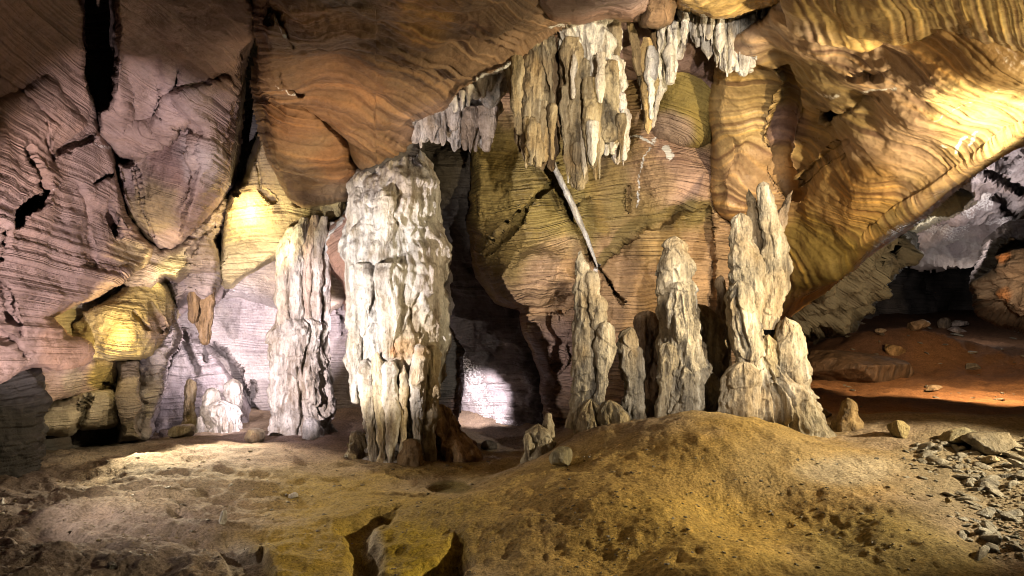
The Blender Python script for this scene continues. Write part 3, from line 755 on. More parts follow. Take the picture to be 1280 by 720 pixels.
def hfull(x, y):
    z = h0(x, y)
    z = z + 0.08 * fbm(x * 0.5, y * 0.5, 0.3, 3, 101) + 0.04 * fbm(x * 1.6, y * 1.6, 3.3, 4, 102) + 0.02 * ridged(x * 2.6, y * 2.6, 1.3, 4, 103) + 0.018 * ridged(x * 5.5, y * 5.5, 6.3, 3, 121)
    u, v = proj0(x, y)
    z = z + 0.06 * (1 - sstep(250, 480, u)) * sstep(440, 560, v) * fbm(x * 0.5, y * 1.9, 2.3, 3, 120)
    # rougher ground at the left
    k = (1 - sstep(180, 430, u)) * sstep(535, 590, v)
    z = z + k * (0.09 * ridged(x * 1.0, y * 1.2, 5.5, 4, 104) + 0.10 * ridged(x * 2.2, y * 3.0, 8.5, 5, 122, 0.6))
    z = z + 0.9 * np.exp(-((x - 15.5) / 3.2) ** 2 - ((y - 26) / 1.6) ** 2) + 0.15 * ridged(x * 0.8, y * 0.8, 2.2, 4, 109) * sstep(15, 20, y)
    # bench of dried mud with a broken pit
    pit = [(424, 664), (440, 656), (466, 651), (490, 648), (486, 656), (468, 664), (464, 682), (474, 706), (486, 740), (500, 850), (450, 850), (452, 740), (440, 700)]
    wb = fbm(x * 3, y * 3, 0, 4, 105)
    dpit = poly_sdf(u, v, pit) + 9 * wb
    z = z - 0.27 * sstep(-9, 13, dpit) + 0.05 * sstep(-4, 11, dpit) * ridged(x * 5, y * 5, 1.1, 4, 130)
    pit2 = [(556, 694), (570, 684), (580, 690), (584, 720), (580, 760), (570, 850), (480, 850), (494, 745), (505, 722), (535, 706)]
    d2 = poly_sdf(u, v, pit2) + 9 * fbm(x * 3, y * 3, 2, 4, 106)
    z = z - 0.34 * sstep(-9, 14, d2) + 0.05 * sstep(-4, 12, d2) * ridged(x * 5, y * 5, 3.1, 4, 131)
    # step edge of pale rock
    st = [(262, 674), (285, 690), (320, 692), (330, 686), (345, 720), (345, 900), (290, 900), (285, 715)]
    ds = poly_sdf(u, v, st)
    z = z - 0.14 * sstep(-1, 8, ds)
    # shallow hollow
    dh = np.hypot((u - 563) / 30, (v - 609) / 10)
    z = z - 0.10 * (1 - sstep(0.6, 1.1, dh))
    # small dents
    for (a, b, r, dp) in [(70, 680, 45, .22), (100, 600, 55, .15), (120, 655, 30, .15), (30, 690, 30, .2), (225, 648, 18, .12), (255, 625, 14, .08), (40, 620, 40, .1)]:
        z = z - dp * (1 - sstep(0.3, 1.1, np.hypot((u - a) / r, (v - b) / (r * 0.33)) + 0.3 * fbm(x * 2, y * 2, 9, 3, 107)))
    return z


def build_floor():
    us = np.arange(-260, 1560, 2.5)
    vv = np.linspace(427, 830, 430)
    Ys = 2.2 * F / (vv - CV)
    Uu, YY = np.meshgrid(us, Ys)
    X = (Uu - CU) / F * YY
    Z = hfull(X, YY)
    u, v = proj0(X, YY)
    # actual picture row of each point, to put the soil colours where the ground has them
    vr = CV + F * (H - Z) / YY
    nz = fbm(X * 0.5, YY * 0.5, 0.7, 4, 110)
    nz2 = fbm(X * 1.3, YY * 1.3, 4.7, 4, 111)
    c = np.ones(X.shape + (3,)) * np.array((0.30, 0.225, 0.155))

    def paint(k, col):
        nonlocal c
        k = np.clip(k, 0, 1)[..., None]
        c = c * (1 - k) + np.array(col) * k
    blob = lambda a, b, ra, rb, s=0.4: 1 - sstep(1 - s, 1 + s, np.hypot((Uu - a) / ra, (vr - b) / rb) + 0.35 * nz + 0.2 * nz2)
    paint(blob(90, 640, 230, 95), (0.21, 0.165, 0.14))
    paint(blob(200, 590, 130, 40) * 0.7, (0.36, 0.29, 0.2))
    paint(blob(500, 640, 190, 70), (0.33, 0.235, 0.07))
    paint(blob(380, 690, 90, 60), (0.36, 0.25, 0.05))
    paint(blob(515, 690, 60, 40), (0.38, 0.27, 0.03))
    paint(blob(468, 690, 12, 34, 0.5) * 0.8, (0.36, 0.32, 0.27))
    paint(blob(305, 700, 30, 26, 0.5) * 0.8, (0.42, 0.37, 0.33))
    paint(blob(545, 607, 70, 14) * 0.7, (0.34, 0.26, 0.18))
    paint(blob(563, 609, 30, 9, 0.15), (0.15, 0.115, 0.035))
    paint(blob(340, 560, 130, 22) * 0.6, (0.33, 0.24, 0.22))
    paint(blob(880, 640, 270, 120), (0.40, 0.27, 0.09))
    paint(blob(860, 680, 130, 60) * 0.7, (0.46, 0.31, 0.08))
    paint(blob(980, 590, 80, 40) * 0.5, (0.38, 0.29, 0.16))
    paint(blob(1100, 690, 120, 60) * 0.8, (0.24, 0.18, 0.05))
    paint(blob(1230, 600, 120, 70) * 0.9, (0.23, 0.185, 0.12))
    paint(blob(1060, 590, 60, 20) * 0.8, (0.45, 0.38, 0.28))
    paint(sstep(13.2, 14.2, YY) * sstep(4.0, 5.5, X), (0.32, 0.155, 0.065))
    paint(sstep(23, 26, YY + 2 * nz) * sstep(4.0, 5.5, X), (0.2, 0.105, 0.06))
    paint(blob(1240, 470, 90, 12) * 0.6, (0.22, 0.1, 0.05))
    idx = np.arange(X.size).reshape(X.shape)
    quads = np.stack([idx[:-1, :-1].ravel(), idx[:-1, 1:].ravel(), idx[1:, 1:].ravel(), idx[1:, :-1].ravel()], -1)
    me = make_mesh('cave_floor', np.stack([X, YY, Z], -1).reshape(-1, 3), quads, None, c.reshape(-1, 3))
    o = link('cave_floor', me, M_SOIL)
    o['kind'] = 'structure'


build_floor()


def floor_hit(u, v):
    Y = np.arange(4.5, 58, 0.02)
    z = H + (CV - v) / F * Y
    x = (u - CU) / F * Y
    k = np.nonzero(z <= hfull(x, Y))[0]
    if len(k) == 0:
        return None
    i = k[0]
    return np.array([x[i], Y[i], z[i]])


# ------------------------------------------------------------------ dripstone
def spire(name, rows, Y, mat, parent=None, seed=1, deep=0.85, flute=0.10, tier=0.07, tierf=1.7, lump=0.14, fine=0.04, dY=0.0, lean=0.0, ext=0.0, hang=False,
          fl_freq=2.6, tip=True, tint=(1, 1, 1), pts=None, drip=0.075, rill=0.03):
    """one dripstone body; rows = (v, left u, right u) of its outline at distance Y"""
    rows = sorted(rows)
    v = np.array([r[0] for r in rows], float)
    ul = np.array([r[1] for r in rows], float)
    ur = np.array([r[2] for r in rows], float)
    n = max(12, int((v[-1] - v[0]) / 1.15))
    vv = np.linspace(v[0], v[-1], n)
    k = np.ones(5) / 5

    def sm(a):
        b = np.interp(vv, v, a)
        if n > 12:
            p = np.pad(b, 2, mode='reflect', reflect_type='odd')
            b = np.convolve(p, k, 'valid')
        return b
    L, R = sm(ul), sm(ur)
    z = H + (CV - vv) / F * Y
    cx = ((L + R) / 2 - CU) / F * Y
    rad = np.maximum((R - L) / 2 / F * Y, 0.008)
    if ext:
        e = np.linspace(0, 1, 8)[1:]
        z = np.concatenate([z, z[-1] - e * ext])
        cx = np.concatenate([cx, np.full(7, cx[-1])])
        rad = np.concatenate([rad, rad[-1] * (1 + 0.15 * e)])
        n += 7
    if ext and not hang:
        t = np.clip(1 - (z - z[-8]) / 0.38, 0, 1)
        rad = rad * (1 + 0.28 * t * t)
    if tip == 'bottom' or hang:
        t = np.clip((z - z[-1]) / (0.9 * rad[max(0, n - 6)] + 1e-3), 0, 1)
        rad = rad * np.sqrt(np.clip(1 - (1 - t) ** 2, 0.001, 1))
    elif tip:
        t = np.clip((z[0] - z) / (0.8 * rad[min(n - 1, 5)] + 1e-3), 0, 1)
        rad = rad * np.sqrt(np.clip(1 - (1 - t) ** 2, 0.001, 1))
    m = int(np.clip(2 * math.pi * (R - L).max() / 2 / 1.15, 24, 420))
    th = np.linspace(0, 2 * math.pi, m, endpoint=False)
    T, Zg = np.meshgrid(th, z)
    Cx = cx[:, None]
    Rg = rad[:, None] * np.ones_like(T)
    dx, dy = np.cos(T), np.sin(T)
    sc = Rg
    X = Cx + dx * Rg
    Yp = Y + dY + dy * Rg * deep
    A = sc / (sc + 0.25)        # fade the relief on thin stems
    wob = fbm(X * 1.7, Yp * 1.7, Zg * 1.3, 4, seed)
    rm = rad.mean()
    cx1, sy1 = np.cos(T) * rm + 3.1 * seed, np.sin(T) * rm
    wz = 0.10 * fbm(X * 1.2, Yp * 1.2, Zg * 1.2, 2, seed + 2)
    cx1 = cx1 + wz
    # flutes run down the surface: broad folds, ribs and fine rills
    f1 = ridged(cx1 / 0.62, sy1 / 0.62, Zg * 0.42, 2, seed + 3, 0.5)
    f2 = billow(cx1 / 0.24, sy1 / 0.24, Zg * 0.9 + 0.5 * wob, 2, seed + 4, 0.5)
    f3 = billow(cx1 / 0.10, sy1 / 0.10, Zg * 2.0, 2, seed + 5, 0.5)
    kn = billow(X * 2.6, Yp * 2.6, Zg * 2.0, 3, seed + 6, 0.5)
    q = Zg * tierf + 0.8 * noise(cx1 / 1.1, sy1 / 1.1, Zg * 0.4, seed + 7) + 0.35 * noise(cx1 / 0.35, sy1 / 0.35, Zg * 0.8, seed + 8) + 0.22 * noise(cx1 / 0.12, sy1 / 0.12, Zg * 0.8, seed + 9)
    fr = q - np.floor(q)
    saw = np.clip((1 - fr) ** 1.3, 0, 1) * sstep(0, 0.05, fr)
    tw = 0.3 + 0.7 * sstep(-0.4, 0.5, noise(cx1 * 1.3, sy1 * 1.3, Zg * 1.1, seed + 10))
    dis = lump * wob * (sc + 0.12) + A * (flute * 0.7 * f1 + flute * 0.8 * f2 + rill * f3 + 0.07 * kn) + tier * A * tw * (saw - 0.45) * 1.2
    dis = dis + fine * fbm(X * 7, Yp * 7, Zg * 4, 4, seed + 12) + 0.035 * A * billow(X * 4.5, Yp * 4.5, Zg * 3.0, 4, seed + 15, 0.6)
    # deep slots between the draperies
    if drip:
        sl = noise(cx1 / 0.24, sy1 / 0.24, Zg * 0.7, seed + 19) + 0.4 * noise(cx1 / 0.1, sy1 / 0.1, Zg * 1.3, seed + 20)
        dis = dis - drip * min(1.0, rm / 0.4) * 2.2 * A * sstep(0.26, 0.46, sl)
    dis = np.clip(dis, -0.6 * Rg, 0.35 * Rg + 0.05)
    if tip and not hang:
        dis[0] *= 0.3
    X = X + dx * dis
    Yp = Yp + dy * dis
    V = np.stack([X, Yp, Zg], -1).reshape(-1, 3)
    idx = np.arange(n * m).reshape(n, m)
    nx = np.roll(idx, -1, axis=1)
    quads = np.stack([idx[:-1].ravel(), idx[1:].ravel(), nx[1:].ravel(), nx[:-1].ravel()], -1)
    V = np.concatenate([V, [[cx[0], Y + dY, z[0] + 0.02], [cx[-1], Y + dY, z[-1]]]])
    top, bot = n * m, n * m + 1
    tris = np.concatenate([np.stack([np.full(m, top), idx[0], nx[0]], -1), np.stack([np.full(m, bot), nx[-1], idx[-1]], -1)])
    tn = np.ones((len(V), 3)) * np.array(tint)
    if pts:
        g = V
        uu = CU + F * g[:, 0] / g[:, 1]
        vw = CV + F * (H - g[:, 2]) / g[:, 1]
        for (bu, bv, ra, rb, colr, am) in pts:
            kk = am * (1 - sstep(0.5, 1.2, np.hypot((uu - bu) / ra, (vw - bv) / rb) + 0.6 * fbm(g[:, 0] * 2.5, g[:, 1] * 2.5, g[:, 2] * 1.0, 3, seed + 30)))
            tn = tn * (1 - kk[:, None]) + np.array(colr) * kk[:, None]
    if parent is not None:
        V = V - np.array(parent.location)
    me = make_mesh(name, V, quads, None, tn, tris)
    return link(name, me, mat, parent)


def base_at(u, v, Y):
    p = P(u, v, Y)
    return Vector((p[0], p[1], p[2]))


# 1 the big column
c1 = thing('limestone_column', 'thick white column with orange stain and dark slots, widest of all, from floor to roof', 'column', base_at(495, 568, 15))
spire('shaft', [(178, 492, 522), (195, 474, 530), (212, 452, 536), (232, 440, 543), (260, 433, 547), (290, 432, 552), (315, 432, 558), (340, 433, 562), (380, 433, 562), (420, 435, 560), (450, 436, 556), (470, 440, 550), (500, 452, 540), (560, 462, 535)],
      15, M_CALW, c1, 201, deep=0.8, flute=0.045, tier=0.10, tierf=0.8, lump=0.13, ext=0.4, drip=0.02, rill=0.045,
      pts=[(505, 437, 30, 13, (0.85, 0.45, 0.2), 0.8), (525, 430, 35, 50, (0.95, 0.78, 0.5), 0.6), (545, 350, 25, 60, (0.85, 0.72, 0.66), 0.5), (500, 225, 50, 30, (0.8, 0.74, 0.76), 0.6), (480, 520, 40, 40, (0.8, 0.66, 0.42), 0.6)])
for i, (va, vb, ua, ub, uc, ud, dy) in enumerate([(300, 505, 430, 452, 438, 452, -0.62), (448, 560, 448, 468, 460, 472, -0.9), (440, 572, 462, 482, 472, 484, -1.02), (450, 565, 476, 497, 482, 496, -1.08), (455, 566, 498, 512, 498, 510, -1.0), (430, 568, 514, 535, 512, 528, -0.9),
                                                  (430, 562, 528, 550, 528, 546, -0.6), (235, 345, 437, 462, 440, 450, -0.45), (240, 322, 470, 500, 474, 484, -0.82), (330, 452, 470, 515, 478, 498, -0.86), (330, 420, 440, 470, 446, 462, -0.72)]):
    mid = (va * 0.5 + vb * 0.5)
    spire('drapery', [(va, ua + 5, ub - 5), (va + 12, ua, ub), (mid, (ua + uc) / 2 - 1, (ub + ud) / 2 + 1), (vb, uc + 3, ud - 3)], 15 + dy, M_CALW, c1, 210 + i, deep=0.9, flute=0.07, tier=0.05, lump=0.22, hang=vb < 540, ext=0.0 if vb < 540 else 0.4,
          tint=(0.95, 0.84, 0.64) if vb > 540 and i % 2 == 0 else (1, 0.97, 0.92),
          pts=[(505, 440, 34, 14, (0.9, 0.48, 0.2), 0.85), (535, 470, 30, 60, (0.95, 0.74, 0.42), 0.6), (470, 520, 22, 40, (0.75, 0.62, 0.35), 0.6)])
spire('foot', [(505, 548, 556), (512, 545, 566), (530, 545, 582), (545, 545, 590), (560, 543, 590)], 15.1, M_OCH, c1, 230, lump=0.5, flute=0.12, ext=0.3, tint=(1.35, 1.15, 1.1))
spire('foot', [(538, 440, 452), (550, 436, 462), (565, 434, 470)], 14.6, M_CAL, c1, 231, lump=0.4, ext=0.3, tint=(.7, .62, .5))
spire('foot', [(548, 508, 520), (562, 506, 524), (568, 504, 526)], 14.0, M_CAL, c1, 232, lump=0.3, ext=0.3, tint=(.9, .75, .6))
spire('foot', [(560, 470, 490), (572, 462, 500)], 14.3, M_CALW, c1, 233, lump=0.3, ext=0.3)

# 2 the second column
c2 = thing('limestone_column', 'narrower column left of the widest one, straight pipes above a lumpy body', 'column', base_at(375, 552, 16.6))
spire('body', [(388, 356, 380), (398, 346, 400), (410, 338, 410), (430, 334, 408), (450, 336, 411), (475, 338, 412), (500, 334, 409), (525, 341, 411), (538, 337, 409), (552, 331, 418)], 17.2, M_CALW, c2, 240, deep=0.85, flute=0.10, tier=0.12, tierf=1.9, lump=0.16, ext=0.4, tint=(0.95, 0.92, 0.86), drip=0.1)
for i, (va, vb, a, b, dy, tn) in enumerate([(318, 412, 346, 366, -0.25, (1, 0.92, 0.78)), (306, 424, 361, 379, -0.3, (1, 0.97, 0.9)), (303, 410, 376, 392, -0.15, (0.9, 0.75, 0.65)), (305, 420, 388, 402, -0.1, (0.92, 0.85, 0.8)), (312, 540, 398, 412, 0.2, (1.05, 1.0, 1.0)), (300, 400, 370, 400, 0.3, (0.95, 0.9, 0.86))]):
    spire('pipe', [(va - 34, (a + b) / 2 + 6, (a + b) / 2 + 14), (va - 14, a + 4, b + 4), (va + 12, a - 1, b + 1), ((va + vb) / 2, a, b), (vb - 8, a + 1, b - 1), (vb, a + 4, b - 4)], 17.2 + dy, M_CALW, c2, 250 + i, flute=0.08, tier=0.03, lump=0.1, hang=True, tint=tn)
spire('foot', [(528, 408, 416), (538, 406, 424), (552, 405, 432), (558, 404, 438)], 17.4, M_CALW, c2, 258, lump=0.3, ext=0.3)
spire('foot', [(522, 382, 396), (535, 380, 400), (552, 379, 402)], 16.2, M_CALW, c2, 259, lump=0.2, ext=0.3)

# 3 small stalagmites at the back left
s3 = thing('stalagmite', 'squat pale double-topped stalagmite at the back left of the columns', 'stalagmite', base_at(278, 550, 17.6))
spire('spire', [(484, 260, 272), (496, 256, 277), (520, 254, 280), (548, 253, 282)], 17.7, M_CALW, s3, 260, lump=0.3, ext=0.3, tint=(.95, .92, .88))
spire('spire', [(473, 286, 297), (482, 283, 301), (500, 285, 300), (548, 280, 298)], 17.9, M_CALW, s3, 261, lump=0.3, ext=0.3, tint=(.9, .86, .84))
spire('body', [(500, 268, 284), (508, 264, 297), (525, 263, 299), (552, 262, 303)], 17.5, M_CALW, s3, 262, lump=0.3, flute=0.14, ext=0.3, drip=0.12)
spire('nub', [(520, 248, 254), (530, 246, 257), (545, 246, 257)], 17.4, M_CALW, s3, 263, lump=0.2, ext=0.3)
s3b = spire('stalagmite', [(473, 234, 240), (482, 231, 243), (500, 231, 244), (528, 230, 243)], 18.0, M_OCH, None, 264, lump=0.25, ext=0.4)
tag(s3b, 'thin ochre stalagmite standing alone left of the squat pale one', 'stalagmite')
sh = thing('stalactite', 'short brown stalactite hanging from the rock mass over the back left chamber', 'stalactite', base_at(250, 372, 17.2))
for i, (va, vb, a, b) in enumerate([(362, 405, 234, 248), (360, 432, 248, 266), (362, 418, 243, 256)]):
    spire('drip', [(va, a - 2, b + 2), (va + 20, a, b), (vb - 10, a + 2, b - 2), (vb, a + 5, b - 5)], 17.2 + 0.2 * i, M_OCH, sh, 265 + i, hang=True, lump=0.2, tint=(.65, .55, .5))

# 5 stalagmite A
sa = thing('stalagmite', 'slender stepped stalagmite rising from a rounded boulder base right of the dark recess', 'stalagmite', base_at(742, 552, 12.6))
spire('spire', [(313, 723, 729), (325, 720, 733), (345, 719, 738), (370, 719, 741), (400, 718, 746), (440, 717, 750), (480, 717, 748), (515, 716, 746)], 12.6, M_CAL, sa, 270, lump=0.12, flute=0.07, tier=0.08, tierf=3.2, ext=0.3)
spire('spire', [(338, 735, 743), (350, 733, 747), (370, 733, 751), (400, 733, 756), (450, 733, 752), (505, 735, 752)], 12.55, M_CAL, sa, 271, lump=0.14, tier=0.07, tierf=3.0)
spire('spire', [(368, 744, 752), (378, 741, 758), (400, 742, 756), (430, 742, 756)], 12.5, M_CAL, sa, 272, lump=0.15, tier=0.06, tierf=3)
spire('spire', [(402, 750, 762), (412, 746, 767), (435, 743, 768), (465, 744, 763), (508, 742, 756)], 12.4, M_CAL, sa, 273, lump=0.15, tier=0.06)
spire('base', [(498, 732, 748), (506, 724, 756), (520, 721, 768), (540, 721, 776), (556, 722, 778)], 12.4, M_CAL, sa, 274, lump=0.16, flute=0.05, tier=0.05, ext=0.4, tint=(.9, .84, .7))
spire('base', [(500, 756, 768), (508, 748, 776), (520, 746, 786), (545, 746, 790)], 12.3, M_CAL, sa, 275, lump=0.1, flute=0.03, tier=0.03, ext=0.4, tint=(.85, .78, .6))

# 6 stalagmite B
sb = thing('stalagmite', 'small knobbly stalagmite between the slender one and the tall dark-edged one', 'stalagmite', base_at(795, 524, 12.6))
spire('spire', [(409, 783, 793), (418, 776, 797), (432, 774, 799), (450, 777, 803), (475, 779, 805)], 12.65, M_CAL, sb, 280, lump=0.15, drip=0)
spire('body', [(432, 787, 803), (442, 780, 807), (470, 780, 806), (495, 780, 806), (524, 779, 812)], 12.6, M_CAL, sb, 281, lump=0.2, flute=0.12, ext=0.4, drip=0.08)
spire('nub', [(498, 806, 812), (506, 803, 816), (526, 802, 819)], 12.5, M_CAL, sb, 282, lump=0.2, ext=0.4)
sbb = spire('stalagmite', [(388, 803, 815), (398, 798, 823), (420, 796, 826), (470, 794, 828), (524, 790, 830)], 14.0, M_CAL, None, 283, lump=0.15, ext=0.5, tint=(.95, .8, .72))
tag(sbb, 'pinkish stalagmite half hidden behind the small knobbly one', 'stalagmite')

# 7 stalagmite C
sc_ = thing('stalagmite', 'tall rugged pointed stalagmite with a lower rounded shoulder on its right', 'stalagmite', base_at(855, 522, 12.4))
spire('spire', [(295, 838, 848), (303, 832, 856), (320, 827, 863), (350, 823, 864), (390, 821, 866), (430, 824, 876), (470, 826, 886), (500, 832, 890), (524, 830, 890)], 12.5, M_CAL, sc_, 290, lump=0.16, flute=0.10, tier=0.08, tierf=2.2, ext=0.4, drip=0.09)
spire('shoulder', [(380, 866, 880), (392, 862, 890), (415, 866, 903), (440, 870, 910), (462, 868, 908), (485, 866, 898), (524, 862, 890)], 12.9, M_CAL, sc_, 291, lump=0.14, flute=0.08, ext=0.4, tint=(.9, .84, .74))
spire('drapery', [(428, 828, 840), (440, 823, 846), (480, 821, 848), (524, 820, 846)], 12.1, M_CAL, sc_, 292, lump=0.2, flute=0.09, ext=0.4, tint=(.95, .9, .8))
spire('spire', [(352, 842, 852), (366, 838, 860), (400, 838, 864), (470, 836, 872), (524, 834, 876)], 12.1, M_CAL, sc_, 295, lump=0.22, flute=0.1, tier=0.09, tierf=2.4, ext=0.4)
spire('drapery', [(462, 878, 890), (474, 874, 898), (500, 872, 902), (526, 870, 904)], 12.3, M_CAL, sc_, 296, lump=0.25, flute=0.09, ext=0.4)
spire('drapery', [(455, 850, 866), (468, 846, 874), (524, 842, 880)], 12.0, M_CAL, sc_, 293, lump=0.2, flute=0.09, ext=0.4)

# 8 stalagmite D
sd = thing('stalagmite', 'largest stalagmite, cluster of tall broken spires on a broad flowstone base', 'stalagmite', base_at(960, 545, 12.0))
spire('spire', [(227, 949, 960), (234, 947, 965), (255, 946, 968), (275, 948, 977), (300, 955, 983), (330, 957, 985), (352, 955, 984), (380, 951, 977), (412, 948, 974)], 12.3, M_CAL, sd, 300, lump=0.16, flute=0.09, tier=0.07, tierf=2.4, tint=(1.05, 1.05, 1.05), drip=0.05)
spire('spire', [(236, 933, 938), (250, 934, 944), (275, 936, 950), (330, 940, 960), (400, 940, 962)], 12.7, M_CAL, sd, 301, lump=0.3, flute=0.09, tint=(.85, .78, .7))
spire('spire', [(266, 920, 932), (276, 913, 938), (300, 911, 943), (330, 915, 950), (370, 922, 956), (420, 924, 956)], 12.3, M_CAL, sd, 302, lump=0.2, flute=0.09, tier=0.07, drip=0.05)
spire('spire', [(350, 919, 930), (360, 911, 938), (378, 908, 944), (410, 910, 953), (440, 916, 956), (480, 918, 960)], 11.9, M_CAL, sd, 303, lump=0.16, flute=0.09, tier=0.09, tierf=2.4)
spire('spire', [(396, 976, 988), (408, 974, 1000), (430, 972, 1007), (455, 968, 1009), (490, 966, 1010)], 12.0, M_CAL, sd, 304, lump=0.16, flute=0.1, tier=0.08, tierf=2.4)
spire('spire', [(418, 956, 966), (430, 950, 974), (470, 945, 985)], 12.0, M_CAL, sd, 305, lump=0.25, tint=(.95, .88, .7))
spire('shard', [(238, 988, 993), (250, 977, 991), (268, 968, 985), (300, 962, 978)], 13.0, M_CAL, sd, 306, lump=0.2, flute=0.05, tint=(.7, .6, .55))
spire('base', [(448, 932, 972), (458, 926, 986), (475, 918, 1000), (495, 910, 1012), (515, 905, 1019), (535, 902, 1024), (552, 900, 1027)], 12.0, M_CAL, sd, 307, deep=0.75, lump=0.12, flute=0.12, tier=0.10, tierf=2.0, ext=0.5, drip=0.14)
spire('drapery', [(452, 918, 940), (470, 908, 950), (500, 904, 948), (540, 900, 946)], 11.6, M_CAL, sd, 308, lump=0.2, flute=0.1, ext=0.5)
sdr = spire('stalagmite', [(344, 899, 903), (352, 897, 906), (370, 898, 909), (390, 896, 910), (420, 894, 912)], 13.4, M_CAL, None, 309, lump=0.25, ext=1.6, tint=(.95, .85, .8))
tag(sdr, 'thin pale rod of stone just left of the largest stalagmite', 'stalagmite')

blade = spire('calcite_blade', [(196, 688, 692), (212, 691, 698), (238, 703, 711), (264, 715, 723), (302, 733, 738), (334, 746, 748)], 16.2, M_CALW, None, 315, deep=1.6, flute=0.0, tier=0.0, lump=0.03, fine=0.008, drip=0, rill=0.0)
tag(blade, 'slim pale calcite blade slanting down the wall under the widest hanging cluster', 'calcite vein')
# 9 stumps
st9 = spire('stalagmite', [(497, 1056, 1062), (504, 1051, 1069), (515, 1050, 1071), (527, 1046, 1074)], 12.0, M_CAL, None, 310, lump=0.1, drip=0, flute=0.03, ext=0.3, tint=(.9, .75, .5))
tag(st9, 'small stump of a stalagmite on the crest right of the largest one', 'stalagmite')
s10 = thing('stalagmite', 'low knobbly whitish formation left of the slender stepped stalagmite', 'stalagmite', base_at(675, 580, 12.2))
spire('spire', [(516, 683, 689), (526, 680, 692), (540, 676, 694), (560, 672, 696), (584, 668, 698)], 12.3, M_CAL, s10, 311, lump=0.22, drip=0.02, ext=0.3)
spire('body', [(530, 664, 682), (540, 658, 690), (556, 656, 694), (572, 656, 694), (590, 652, 698)], 12.15, M_CAL, s10, 312, lump=0.3, flute=0.08, tier=0.08, tierf=3, drip=0.03, ext=0.3)
spire('nub', [(541, 656, 664), (552, 653, 670), (570, 654, 672), (586, 652, 674)], 12.0, M_CAL, s10, 313, lump=0.2, drip=0.0, ext=0.3)

# hanging dripstone
hl = thing('stalactite_cluster', 'grey fluted stalactite cluster hanging left of the widest hanging cluster', 'stalactite', base_at(665, 40, 12))
for i, (va, vb, a, b, c_, d_, dy, tn) in enumerate([(40, 196, 646, 692, 652, 678, 0.2, (.95, .9, .78)), (34, 208, 652, 688, 656, 676, 0.0, (1, .96, .86)), (60, 214, 666, 686, 670, 686, 0.25, (.8, .72, .6)), (46, 118, 672, 690, 684, 694, -0.1, (1, .97, .9)), (70, 130, 628, 660, 634, 646, 0.3, (.6, .5, .35)),
                                                    (75, 190, 640, 660, 645, 655, 0.5, (.6, .5, .38)), (80, 215, 676, 700, 682, 698, 0.6, (.42, .33, .25))]):
    spire('stalactite', [(va - 14, a + 4, b - 2), (va + 10, a, b), ((va + vb) / 2, (a + c_) / 2, (b + d_) / 2), (vb - 12, c_ + 1, d_ - 1), (vb, c_ + 5, d_ - 5)], 12 + dy, M_CAL, hl, 320 + i, hang=True, lump=0.3, flute=0.06, tier=0.05, drip=0.025, tint=tn)
hr = thing('stalactite_cluster', 'widest hanging stalactite cluster, pale draperies ending in many points', 'stalactite', base_at(740, 30, 12))
for i, (va, vb, a, b, c_, d_, dy, tn) in enumerate([(90, 214, 702, 746, 708, 744, 0.05, (.95, .9, .78)), (90, 196, 736, 784, 744, 782, 0.15, (1.02, 1, .95)), (28, 150, 700, 772, 716, 760, 0.1, (1.02, 1, .92)), (60, 238, 704, 730, 716, 732, -0.1, (.95, .88, .74)), (110, 212, 727, 752, 732, 750, -0.45, (.85, .78, .62)), (90, 180, 745, 776, 752, 774, -0.3, (1, .97, .88)),
                                                    (130, 226, 740, 764, 738, 752, 0.0, (.9, .8, .6)), (130, 206, 752, 784, 762, 782, 0.1, (1.05, 1, 1)), (60, 200, 698, 716, 704, 716, 0.3, (.55, .46, .36)), (36, 120, 762, 776, 766, 776, 0, (1, .96, .9)),
                                                    (150, 240, 712, 724, 718, 726, -0.2, (.9, .82, .66)), (120, 228, 700, 712, 706, 714, -0.1, (.95, .9, .8)), (150, 208, 768, 786, 774, 784, 0.2, (1.05, 1, 1))]):
    spire('stalactite', [(va - 12, a + 3, b - 3), (va + 8, a, b), ((va + vb) / 2, (a + c_) / 2, (b + d_) / 2), (vb - 12, c_ + 1, d_ - 1), (vb, c_ + 5, d_ - 5)], 12 + dy, M_CALW if tn[0] > 1 else M_CAL, hr, 330 + i, hang=True, lump=0.3, flute=0.06, tier=0.05, drip=0.025, tint=tn)
def icicles(parent, boxes, Y, seed, mats, tints):
    rg_ = random.Random(seed)
    for j, (u0, u1, v0, v1, n_) in enumerate(boxes):
        for k_ in range(n_):
            u = u0 + (u1 - u0) * (k_ + rg_.uniform(0.2, 0.8)) / n_
            w_ = rg_.uniform(2.5, 6.5)
            vb = v1 - abs(rg_.gauss(0, 9))
            vt = v0 + rg_.uniform(-10, 10)
            spire('stalactite', [(vt, u - w_ * 0.7, u + w_ * 0.7), (vt + 12, u - w_, u + w_), ((vt + vb) / 2, u - w_ * 0.85, u + w_ * 0.7), (vb - 8, u - w_ * 0.45, u + w_ * 0.45), (vb, u - 1.2, u + 1.2)],
                  Y + rg_.uniform(-0.55, 0.2), rg_.choice(mats), parent, seed * 100 + j * 20 + k_, hang=True, lump=0.3, flute=0.05, tier=0.06, tierf=3, tint=rg_.choice(tints))


